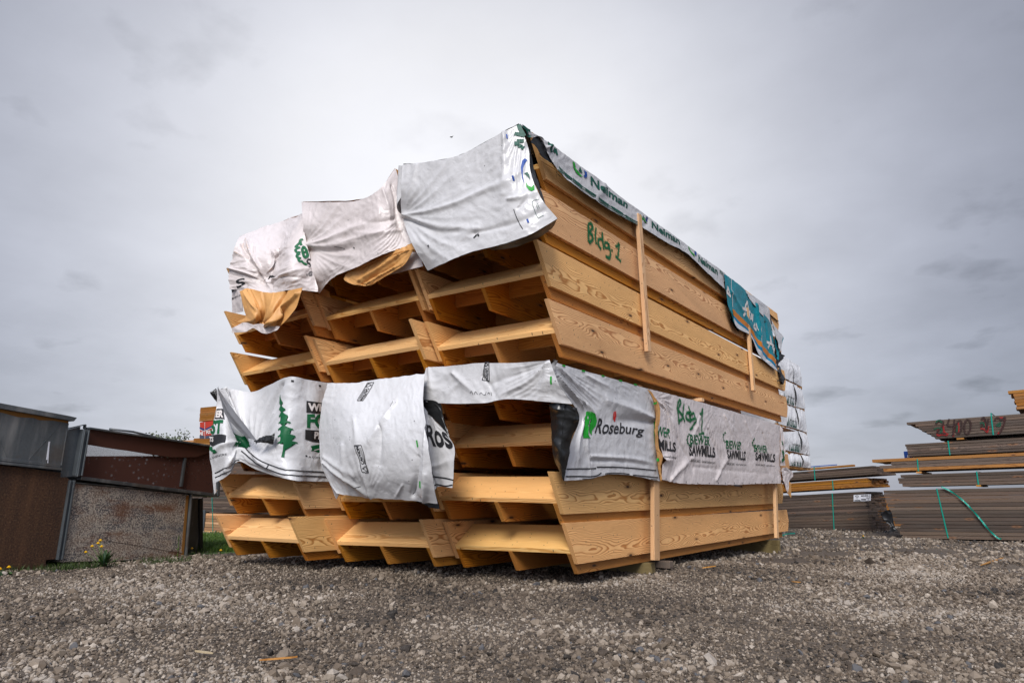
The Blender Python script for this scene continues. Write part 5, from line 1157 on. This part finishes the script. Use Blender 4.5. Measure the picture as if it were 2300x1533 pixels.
# perforated brown section on top of it
def perforated():
    r_, o_ = duct('dark brown perforated duct section with galvanised frame, overlapping the wrap', [(195,962),(476,1003),(486,1112),(176,1070)], .8, 'brownsteel', hollow=True)
    for ch in list(r_.children): bpy.data.objects.remove(ch)
    g = G('perforated_brown_steel'); o = g.obj(); x, y, z = g.sep(o)
    cell = g.n('TexVoronoi'); g.L.new(g.comb(x, z, 0.0), cell.inputs['Vector']); cell.inputs['Scale'].default_value = 120; cell.inputs['Randomness'].default_value = 0; cell.voronoi_dimensions = '2D'
    hole = g.rng(cell.outputs['Distance'], .43, .46, 1, 0)
    sp = g.n('TexVoronoi'); sp.voronoi_dimensions = '2D'; g.L.new(g.comb(x, z, 0.0), sp.inputs['Vector']); sp.inputs['Scale'].default_value = 16
    s1, _, _ = g.sep(sp.outputs['Color']); spots = g.ma('MULTIPLY', g.rng(sp.outputs['Distance'], .08, .34, 1, 0), g.rng(s1, .30, .35)); clump = g.noise(o, 2.3, 2)
    spots = g.ma('MULTIPLY', spots, g.rng(clump, .42, .50))
    # clear wedge under the top rail
    wz = g.ma('SUBTRACT', z, g.ma('MULTIPLY', x, WEDGE[2])); wb = g.ma('SUBTRACT', z, g.ma('MULTIPLY', x, WEDGE[3])); wedge = g.ma('MULTIPLY', g.rng(wb, WEDGE[0]-.004, WEDGE[0]+.004), g.rng(wz, WEDGE[1]-.004+.05, WEDGE[1]+.004+.05, 1, 0))
    op = g.ma('MULTIPLY', g.ma('MAXIMUM', g.ma('MULTIPLY', spots, g.rng(s1, .3, 1.0, .12, .55)), wedge), hole)
    tr = g.n('BsdfTransparent'); ms = g.n('MixShader'); g.put(ms.inputs[0], op); g.L.new(g.b.outputs[0], ms.inputs[1]); g.L.new(tr.outputs[0], ms.inputs[2]); g.L.new(ms.outputs[0], g.out.inputs[0])
    g.col((.060,.020,.012)); g.rough(.8)
    b = MB(); c = [D.loc(px, py, o_) for px, py in [(195,962),(476,1003),(486,1112),(176,1070)]]; b.prism([p+Vector((0,.03,0)) for p in c], (0, .003, 0)); link('perforated_sheet', b.mesh('perforated_sheet'), g.m, parent=r_)
    b = MB(); c = [D.loc(px, py, o_) for px, py in [(195,962),(476,1003),(477,1013),(440,1026),(382,1026),(190,997)]]; b.prism([p+Vector((0,-.002,0)) for p in c], (0, .02, 0)); link('top_rail', b.mesh('top_rail'), M['brownsteel'], parent=r_)
    b = MB(); c = [D.loc(px, py, o_) for px, py in [(188,1025),(484,1026),(486,1112),(176,1070)]]
    bar(b, D, (195,961), (476,1002), .02, .05, o_, depth=.06); link('top_flange', b.mesh('top_flange', bevel=.002), M['steel'], parent=r_)
    b = MB(); bar(b, D, (176,1073), (486,1112), .035, .05, o_, depth=.8); link('bottom_flange', b.mesh('bottom_flange', bevel=.002), M['steel_dark'], parent=r_)
    b = MB(); bar(b, D, (187,964), (169,1068), .05, .05, o_); bar(b, D, (192,966), (175,1068), .015, .075, o_); bar(b, D, (183,966), (166,1070), .012, .07, o_); link('end_flange', b.mesh('end_flange', bevel=.003), M['steel'], parent=r_)
    b = MB(); bar(b, D, (487,1030), (484,1113), .035, .06, o_); link('end_flange', b.mesh('end_flange', bevel=.003), M['steel'], parent=r_)
    b = MB(); bar(b, D, (417,1028), (408,1092), .022, .004, o_); link('seam', b.mesh('seam'), M['steel_dark'], parent=r_)
    b = MB(); A = D.loc(243,967, o_); B_ = D.loc(345,983, o_); b.tube([A+Vector((0,-.02,.02)), A.lerp(B_,.5)+Vector((0,-.02,.03)), B_+Vector((0,-.02,.01))], .012); link('loose_trim', b.mesh('loose_trim', smooth=True), M['steel'], parent=r_)
    # flared galvanised end piece reaching back
    b = MB(); c = [D.loc(px, py, o_) for px, py in [(152,966),(184,957),(166,1070),(137,1072),(141,1050)]]; b.prism([p+Vector((0,.02,0)) for p in c], (0, .5, 0)); link('end_cheek', b.mesh('end_cheek', bevel=.003), M['steel'], parent=r_)
    b = MB(); bar(b, D, (161,960), (192,953), .008, .01, o_); bar(b, D, (192,953), (191,962), .012, .01, o_); link('bent_lip', b.mesh('bent_lip'), M['steel'], parent=r_)
_o = D.p(176,1070); _a = D.loc(188,1024,_o); _b = D.loc(190,997,_o); _c = D.loc(370,1022,_o)
_sl = (_c.z-_b.z)/(_c.x-_b.x); _d = D.loc(476,1023,_o); _s2 = (_d.z-_a.z)/(_d.x-_a.x); WEDGE = (_a.z-_s2*_a.x, _b.z-_sl*_b.x, _sl, _s2)
perforated()
r_, o_ = duct('narrow grey duct end standing between the spotted panel and the timber', [(428,1121),(446,1118),(447,1246),(416,1252)], .5, 'steel_dark', back=.25)
b = MB(); bar(b, D, (450,1118), (450,1247), .05, .02, o_, -.25); link('end_flange', b.mesh('end_flange', bevel=.002), M['blackstuff'], parent=r_)

# ---- lumber far behind on the left
Fk = Fr((480,1207), (-1500,1100), zg=-.10, away=-1)
bundle(Fk, 1, (454,1117), (454,1149), 2.6, 5, 1.1, 'greywood', 'grey bundle behind the grass, upper one with thin green strap', straps=[((477,1117),(478,1149))], sw=.006, jit=.01, profile=[0]*5)
bundle(Fk, 1, (458,1151), (458,1196), 2.6, 7, 1.1, 'palewood', 'pale bundle behind the grass, lower one below the grey bundle', straps=[((478,1151),(479,1196))], sw=.006, jit=.01, profile=[0]*7)
b = MB(); o_ = Fk.p(450,1207); b.box((0, -.1, 0), (3.0, .1, .10)); oo = link('tan_beam', b.mesh('tan_beam', bevel=.003), M['tanwood_x']); oo.matrix_world = Fk.mat(o_); tag(oo, 'tan beam lying in the grass below the far left bundles', 'beam')
b = MB(); b.box((0, 0, 0), (.08, .1, .42)); oo = link('end_board', b.mesh('end_board', bevel=.003), M['steel']); oo.matrix_world = Fk.mat(Fk.p(452,1196)-Fk.n*-.02); tag(oo, 'blue-grey upright board at the end of the pale far bundle', 'board')
Fb = Fr((470,1180), (-1500,1100), zg=-.10, away=-1)
def lift(fr, d): 
    import copy
    f = copy.copy(fr); dd = (fr.g-CAM); f.g = CAM+dd*d; return f
F2 = lift(Fb, 1.45)
bundle(F2, 1, (432,984), (432,1012), 3.2, 5, 1.3, 'tanwood', 'brownish bundle behind the perforated duct, right of the pale one', jit=.01, group='fresh lumber bundles')
bundle(F2, 1, (390,990), (390,1014), 1.25, 5, .9, 'palewood', 'pale bundle peeking over the perforated duct', jit=.01, group='fresh lumber bundles')
bundle(F2, 1, (447,915), (447,946), 2.4, 7, 1.2, 'tanwood', 'bright tan bundle on top of the red-wrapped one', jit=.01, group='fresh lumber bundles', straps=())
bundle(F2, 1, (470,1040), (470,1100), 2.4, 8, 1.2, 'greywood', 'dark grey bundle glimpsed between the tree-printed wrap and the duct', jit=.01)
def zpx(px, z):      # photo height of ground level z in that far frame
    lo, hi = 1000, 1400
    for _ in range(30):
        mid = (lo+hi)/2
        if F2.p(px, mid).z > z: lo = mid
        else: hi = mid
    return lo
yb_ = zpx(400, -.1)
bundle(F2, 1, (388,1017), (388,yb_), 1.3, 14, .9, 'greywood', 'tall grey bundle mostly hidden behind the perforated duct', jit=.01)
bundle(F2, 1, (432,1015), (432,yb_), .5, 14, 1.2, 'greywood', 'grey bundle carrying the brownish one, behind the duct end', jit=.01)
bundle(F2, 1, (470,1103), (470,yb_), 2.4, 8, 1.2, 'greywood', 'grey bundle on the ground below the dark glimpsed one', jit=.01)
def red_bundle():
    b = MB(); f = Flat(lambda x, y: F2.p(x, y, .0), F2.n)
    o = F2.p(449,985); root = F2.mat(o); c = [F2.loc(x, y, o) for x, y in [(449,948),(530,938),(530,980),(449,985)]]
    b.prism(c, (0, 1.2, 0), 0); 
    b2 = MB(); b2.v = [tuple(root @ Vector(v)) for v in b.v]; b2.f = b.f; b2.m = b.m; b2.r = b.r
    Zr = Z(150, 920, .16087)
    for pts, mi in ((((1858,238),(1925,262),(1925,292),(1858,268)),1),(((1940,262),(2040,215),(2040,245),(1940,292)),1),(((1858,352),(1925,362),(1925,400),(1858,400)),2),(((1940,362),(2040,350),(2040,398),(1940,400)),2)):
        print_poly(b2, f, Zr(*pts), mi, off=.012)
    print_line(b2, f, Zr((1932,170),(1932,400)), .02, 3, off=.016); print_line(b2, f, Zr((1858,270),(1925,294),(2035,245)), .02, 3, off=.014)
    print_text(b2, f, 'NE', Zr((1860,305),(1912,312),(1910,352),(1860,348)), 3, bold=.05, off=.015); print_text(b2, f, 'FON', Zr((1952,295),(2040,280),(2040,322),(1952,335)), 3, bold=.05, off=.015)
    me = b2.mesh('wrapped_bundle', fix=False); me.transform(Matrix.Translation(-o)); oo = link('wrapped_bundle', me, [M['red_wrap'], M['navy_wrap'], M['greyblue_wrap'], M['ink_white']]); oo.location = o; tag(oo, 'red and navy wrapped bundle with white letters, far left behind the pile', 'wrapped bundle')
M['red_wrap'] = simple('red_wrap', (.40,.035,.018), .5, 0, .2, 8); M['navy_wrap'] = simple('navy_wrap', (.02,.03,.12), .5); M['greyblue_wrap'] = simple('greyblue_wrap', (.05,.06,.09), .5)
red_bundle()
# blue thing on the right stack and far roof line
b = MB(); q0 = R.p(*Z1((470,1050))[0], -.6); b.box((0,0,0),(.16,.1,.20)); b.box((.05,-.02,.06),(.12,.0,.12), 1); oo = link('blue_crate', b.mesh('blue_crate', bevel=.01), [M['ink_blue'], M['label']]); oo.matrix_world = R.mat(q0-R.up*.18); tag(oo, 'small dark blue crate peeking out behind the right stack', 'crate')
# distant bare trees
def far_tree(px, py_top, h, seed, label):
    rg = random.Random(seed); d = ray(px, 1098); d.z = 0; d.normalize(); dist = 70; base = Vector((CAM.x, CAM.y, -.1))+d*dist; top = at(px, py_top, 'y', base.y) if False else None
    dd = ray(px, py_top); t = dist/math.hypot(dd.x, dd.y); H = (CAM+dd*t).z+.1
    root = empty('bare_tree', base); tag(root, label, 'tree', 'bare trees on the horizon')
    b = MB(); b.tube([(0,0,0),(0,0,H*.5),(.1,0,H*.62)], [.16,.11,.07], 6); link('trunk', b.mesh('trunk'), M['bark'], parent=root)
    b = MB(); lf = MB()
    def br(p, dr, L, r, lv):
        q = p+dr*L; b.tube([p, p+dr*L*.5+Vector((rg.uniform(-.06,.06), rg.uniform(-.06,.06), .04))*L, q], [r, r*.8, r*.5], 4)
        if lv == 0:
            for _ in range(5):
                c = q+Vector((rg.gauss(0,.22), rg.gauss(0,.22), rg.gauss(0,.18))); a = Vector((rg.uniform(-1,1), rg.uniform(-1,1), rg.uniform(-1,1))).normalized()*.10; e = a.orthogonal().normalized()*.07
                lf.add([c-a, c+e, c+a, c-e], [(0,1,2,3)])
            return
        for _ in range(3): br(p+dr*L*rg.uniform(.55,1), (dr+Vector((rg.uniform(-.7,.7), rg.uniform(-.7,.7), rg.uniform(-.1,.5)))).normalized(), L*rg.uniform(.6,.8), r*.6, lv-1)
    for k in range(7): a = k*.9; br(Vector((0,0,H*(.35+.03*k))), Vector((math.cos(a)*.7, math.sin(a)*.7, .9)).normalized(), H*.22, .05, 3)
    link('crown', b.mesh('crown', fix=False), M['bark'], parent=root); link('leaves', lf.mesh('leaves', fix=False), M['dullleaf'], parent=root)
M['bark'] = simple('grey_bark', (.07,.06,.05), .9); M['dullleaf'] = simple('budding_leaves', (.10,.12,.07), .8)
for k, (px, py, lb) in enumerate(((355,972,'bare budding tree on the left of the far horizon group'),(380,976,'bare budding tree in the middle of the far horizon group'),(412,976,'bare budding tree nearest the lumber on the far horizon'))): far_tree(px, py, 1, 40+k, lb)
b = MB(); A_ = Lk.p(1821,1047.5,-.6); B_ = Lk.p(1880,1043,-.6); b.tube([(0,0,0), B_-A_], .012, 6); oo = link('pipe', b.mesh('pipe'), M['ink_blue']); oo.location = A_; tag(oo, 'thin dark blue pipe lying on the middle grey stack', 'pipe')

# ------------------------------------------------------------------ grass, weeds and litter
def blades(name, pts, h0, h1, mat, seed, wid=.004, label=None):
    rg = np.random.RandomState(seed); n = len(pts); V = np.zeros((n, 5, 3)); a = rg.uniform(0, 6.28, n); h = rg.uniform(h0, h1, n); ln = rg.uniform(.1, .6, n)*h; la = rg.uniform(0, 6.28, n)
    sx, sy = np.cos(a)*wid, np.sin(a)*wid; lx, ly = np.cos(la)*ln, np.sin(la)*ln
    V[:, 0] = pts-np.stack([sx, sy, 0*sx], 1); V[:, 1] = pts+np.stack([sx, sy, 0*sx], 1)
    mid = pts+np.stack([lx*.3, ly*.3, h*.6], 1); V[:, 2] = mid+np.stack([sx*.7, sy*.7, 0*sx], 1); V[:, 3] = mid-np.stack([sx*.7, sy*.7, 0*sx], 1); V[:, 4] = pts+np.stack([lx, ly, h], 1)
    F = []
    for i in range(n): F += [(5*i, 5*i+1, 5*i+2, 5*i+3), (5*i+3, 5*i+2, 5*i+4)]
    me = bpy.data.meshes.new(name); me.from_pydata(V.reshape(-1, 3).tolist(), [], F); set_rnd(me, rg.uniform(size=n).repeat(5)); o = link(name, me, M[mat]); return o
def grass():
    rg = np.random.RandomState(5); P_ = []
    # strip at the foot of the ducts, widening into the lawn behind them
    for _ in range(6500):
        px = rg.uniform(-40, 480); py0 = 1300-(px*.075) if px < 430 else 1262; u = rg.uniform()**1.6
        p = at(px, py0-6-u*22, 'z', -.01); 
        if mnoise.noise(Vector((p.x*2.2, p.y*2.2, 8)))+rg.uniform(-.3,.3) < -.22+(1-u)*.15: continue
        P_.append((p.x, p.y, gz(p.x, p.y)-.01))
    blades('grass', np.array(P_), .02, .085, 'grass_dull', 1, .003)
    P2 = []
    for _ in range(16000):
        px = rg.uniform(425, 640); p = at(px, 1247-rg.uniform()**.8*38-(px-440)*.02, 'z', -.03)
        P2.append((p.x, p.y, gz(p.x, p.y)-.01))
    blades('grass', np.array(P2), .04, .13, 'grass', 2, .004)
    for o in bpy.data.objects:
        if o.name.startswith('grass'): tag(o, kind='stuff')
    # the lawn's own soil sheet, just above the gravel sheet
    c = [at(430,1250,'z',-.03), at(640,1243,'z',-.03), at(640,1205,'z',-.03), at(430,1205,'z',-.03)]
    vs = []; fs = []; n = 16
    for j in range(n+1):
        for i in range(n+1):
            p = (c[0].lerp(c[1], i/n)).lerp(c[3].lerp(c[2], i/n), j/n); vs.append((p.x, p.y, gz(p.x, p.y)+.006))
    for j in range(n):
        for i in range(n): a = j*(n+1)+i; fs.append((a, a+1, a+n+2, a+n+1))
    me = bpy.data.meshes.new('lawn'); me.from_pydata(vs, [], fs); tag(link('lawn', me, M['lawn']), kind='structure')
M['lawn'] = simple('lawn_soil', (.045,.075,.015), .9, 0, .5, 30)
grass()
def dandelion(base, stems, nleaf, label, leafl=.16, seed=0):
    rg = random.Random(seed); root = empty('dandelion', base); tag(root, label, 'dandelion', 'dandelions along the grass edge')
    b = MB()
    for tip in stems:
        t = Vector(tip)-Vector(base); b.tube([(0,0,0), t*.5+Vector((rg.uniform(-.01,.01),0,.01)), t], .0025, 5)
    link('stems', b.mesh('stems', smooth=True), M['stem'], parent=root)
    for tip in stems:
        t = Vector(tip)-Vector(base); hb = MB(); R_ = .021
        for ring, (rr, up, cnt) in enumerate(((1,.0,18),(.8,.006,14),(.55,.010,10),(.25,.012,6))):
            for k in range(cnt):
                a = 2*math.pi*k/cnt+ring*.3; c, s_ = math.cos(a), math.sin(a); r1 = R_*rr; w = .0035
                hb.add([t+Vector((0,0,up*.3)), t+Vector((c*r1*.6-s_*w, s_*r1*.6+c*w, up+.003)), t+Vector((c*r1, s_*r1, up-.002)), t+Vector((c*r1*.6+s_*w, s_*r1*.6-c*w, up+.003))], [(0,1,2,3)])
        hb.add([t+Vector((math.cos(a)*R_*.75, math.sin(a)*R_*.75, -.001)) for a in [k*math.pi/4 for k in range(8)]]+[t+Vector((0,0,-.012)), t+Vector((0,0,.006))], [(k, (k+1)%8, 8) for k in range(8)]+[((k+1)%8, k, 9) for k in range(8)])
        link('flower_head', hb.mesh('flower_head', fix=False), M['petal'], parent=root)
    lb = MB()
    for k in range(nleaf):
        a = rg.uniform(0, 6.28); L = leafl*rg.uniform(.6,1.1); el = rg.uniform(.55, 1.4); d = Vector((math.cos(a)*math.cos(el), math.sin(a)*math.cos(el), math.sin(el))); sd = Vector((-math.sin(a), math.cos(a), 0)); V = []; F = []; n = 8
        for i in range(n+1):
            f = i/n; c = d*L*f+Vector((0,0,-L*.35*f*f)); w = .016*math.sin(math.pi*(f*.85+.12))*(1 if i % 2 else .55); V += [c-sd*w, c+Vector((0,0,-.003)), c+sd*w]
        for i in range(n): F += [(3*i,3*i+1,3*i+4,3*i+3),(3*i+1,3*i+2,3*i+5,3*i+4)]
        lb.add(V, F)
    link('leaves', lb.mesh('leaves', fix=False), M['leaf'], parent=root)
M['stem'] = simple('pale_stem', (.10,.15,.05), .6)
Zd = Z(0, 1080, .14354)
bp = at(232,1275,'z',0); bp.z = gz(bp.x, bp.y)
dandelion(bp, [at(*Zd(q)[0], 'y', bp.y-.02*k) for k, q in enumerate(((1342,1110),(1442,1018),(1535,972),(1572,928),(1590,1022)))], 26, 'dandelion clump with five yellow heads in front of the spotted duct panel', .30, 1)
for k, (px, py, bx, by, lb) in enumerate(((431,1231,431,1250,'single dandelion in front of the narrow grey duct end'),(0,1277,2,1298,'dandelion at the left picture edge by the rusted duct'),(20,1273,22,1296,'second dandelion from the left picture edge'),(478,1216,478,1226,'farthest yellow dandelion in the lawn behind the pile'),(496,1235,496,1247,'dandelion in the lawn closest to the timber ends'),(1939,1203,1939,1209,'yellow dandelion on the gravel before the middle grey stack'))):
    bp = at(bx, by, 'z', -.02 if px < 1000 else -.1); bp.z = gz(bp.x, bp.y); dandelion(bp, [at(px, py, 'y', bp.y)], 5, lb, .07, 10+k)
# tall weed stalk by the duct edge
b = MB(); bp = at(398,1254,'z',0); bp.z = gz(bp.x, bp.y); rg = random.Random(5); tp = at(402,1202,'y',bp.y)-bp
b.tube([(0,0,0), tp*.5+Vector((.01,0,0)), tp], .003, 5)
for k in range(40):
    f = rg.uniform(.15, 1); c = tp*f; a = rg.uniform(0, 6.28); e = Vector((math.cos(a), math.sin(a), .5))*.025; s_ = Vector((-math.sin(a), math.cos(a), 0))*.006; b.add([c, c+e*.5+s_, c+e, c+e*.5-s_], [(0,1,2,3)])
oo = link('weed', b.mesh('weed', fix=False), M['grass']); oo.location = bp; tag(oo, 'thin tall weed stalk against the rusty edge of the spotted panel', 'weed')
# splinters of wood and scraps lying on the gravel
def splinter(a, c, w, label, mat='tanwood', h=.006):
    A = at(a[0], a[1], 'z', .02 if a[1] > 1300 else -.03); B_ = at(c[0], c[1], 'z', .02 if a[1] > 1300 else -.03)
    A.z = gz(A.x, A.y)+.022; B_.z = gz(B_.x, B_.y)+.026; d = B_-A; L = d.length; mid = (A+B_)/2; b = MB(); n = 6; rg = random.Random(int(a[0])); V = []; F = []
    for i in range(n+1):
        f = i/n; ww = w*(.15+.85*math.sin(math.pi*min(1,max(0,f*.9+.06))))*rg.uniform(.8,1.1); y = (f-.5)*L
        V += [(-ww/2,y,-h/2),(ww/2,y,-h/2),(ww/2,y,h/2+rg.uniform(0,.003)),(-ww/2,y,h/2)]
    for i in range(n):
        for j in range(4): F.append((4*i+j,4*i+(j+1)%4,4*i+4+(j+1)%4,4*i+4+j))
    F += [(3,2,1,0),(4*n,4*n+1,4*n+2,4*n+3)]
    b.add(V, F); oo = link('wood_splinter', b.mesh('wood_splinter'), M[mat]); oo.location = mid; oo.rotation_euler = d.to_track_quat('Y','Z').to_euler(); tag(oo, label, 'splinter', 'wood scraps on the gravel')
splinter((583,1478),(668,1472),.014,'long tan splinter on the foreground gravel')
splinter((438,1466),(478,1471),.02,'pale flat chip on the stones at the lower left', 'straw')
splinter((1578,1286),(1608,1284),.03,'orange chip on the gravel between the pile and the right stack')
splinter((1779,1307),(1798,1310),.03,'small orange chip on the gravel farther right')
splinter((2202,1258),(2252,1241),.05,'brown stick lying on the gravel at the right')
for k in range(1):
    ribbon_thing([at(1755,1206,'z',-.09)+Vector((0,0,.03)), at(1770,1203,'z',-.09)+Vector((0,0,.045)), at(1786,1200,'z',-.09)+Vector((0,0,.03))], .035, 'cut end of green strap on the gravel behind the pile', name='strap_end')
# the small bird high above the pile
b = MB(); c = Vector((0,0,0)); b.add([(-.10,0,.03),(-.03,.02,.0),(0,.06,.0),(.03,.02,0),(.10,0,.03),(.03,-.03,.0),(0,-.08,-.01),(-.03,-.03,0),(0,0,-.03),(0,0,.02)], [(0,1,9,7),(1,2,3,9),(3,4,5,9),(5,6,7,9),(0,7,8,1),(1,8,3,2),(3,8,5,4),(5,8,7,6)])
oo = link('bird', b.mesh('bird'), M['blackstuff']); oo.location = CAM+ray(1014,308)*26; tag(oo, 'tiny dark bird flying in the sky above the pile', 'bird')
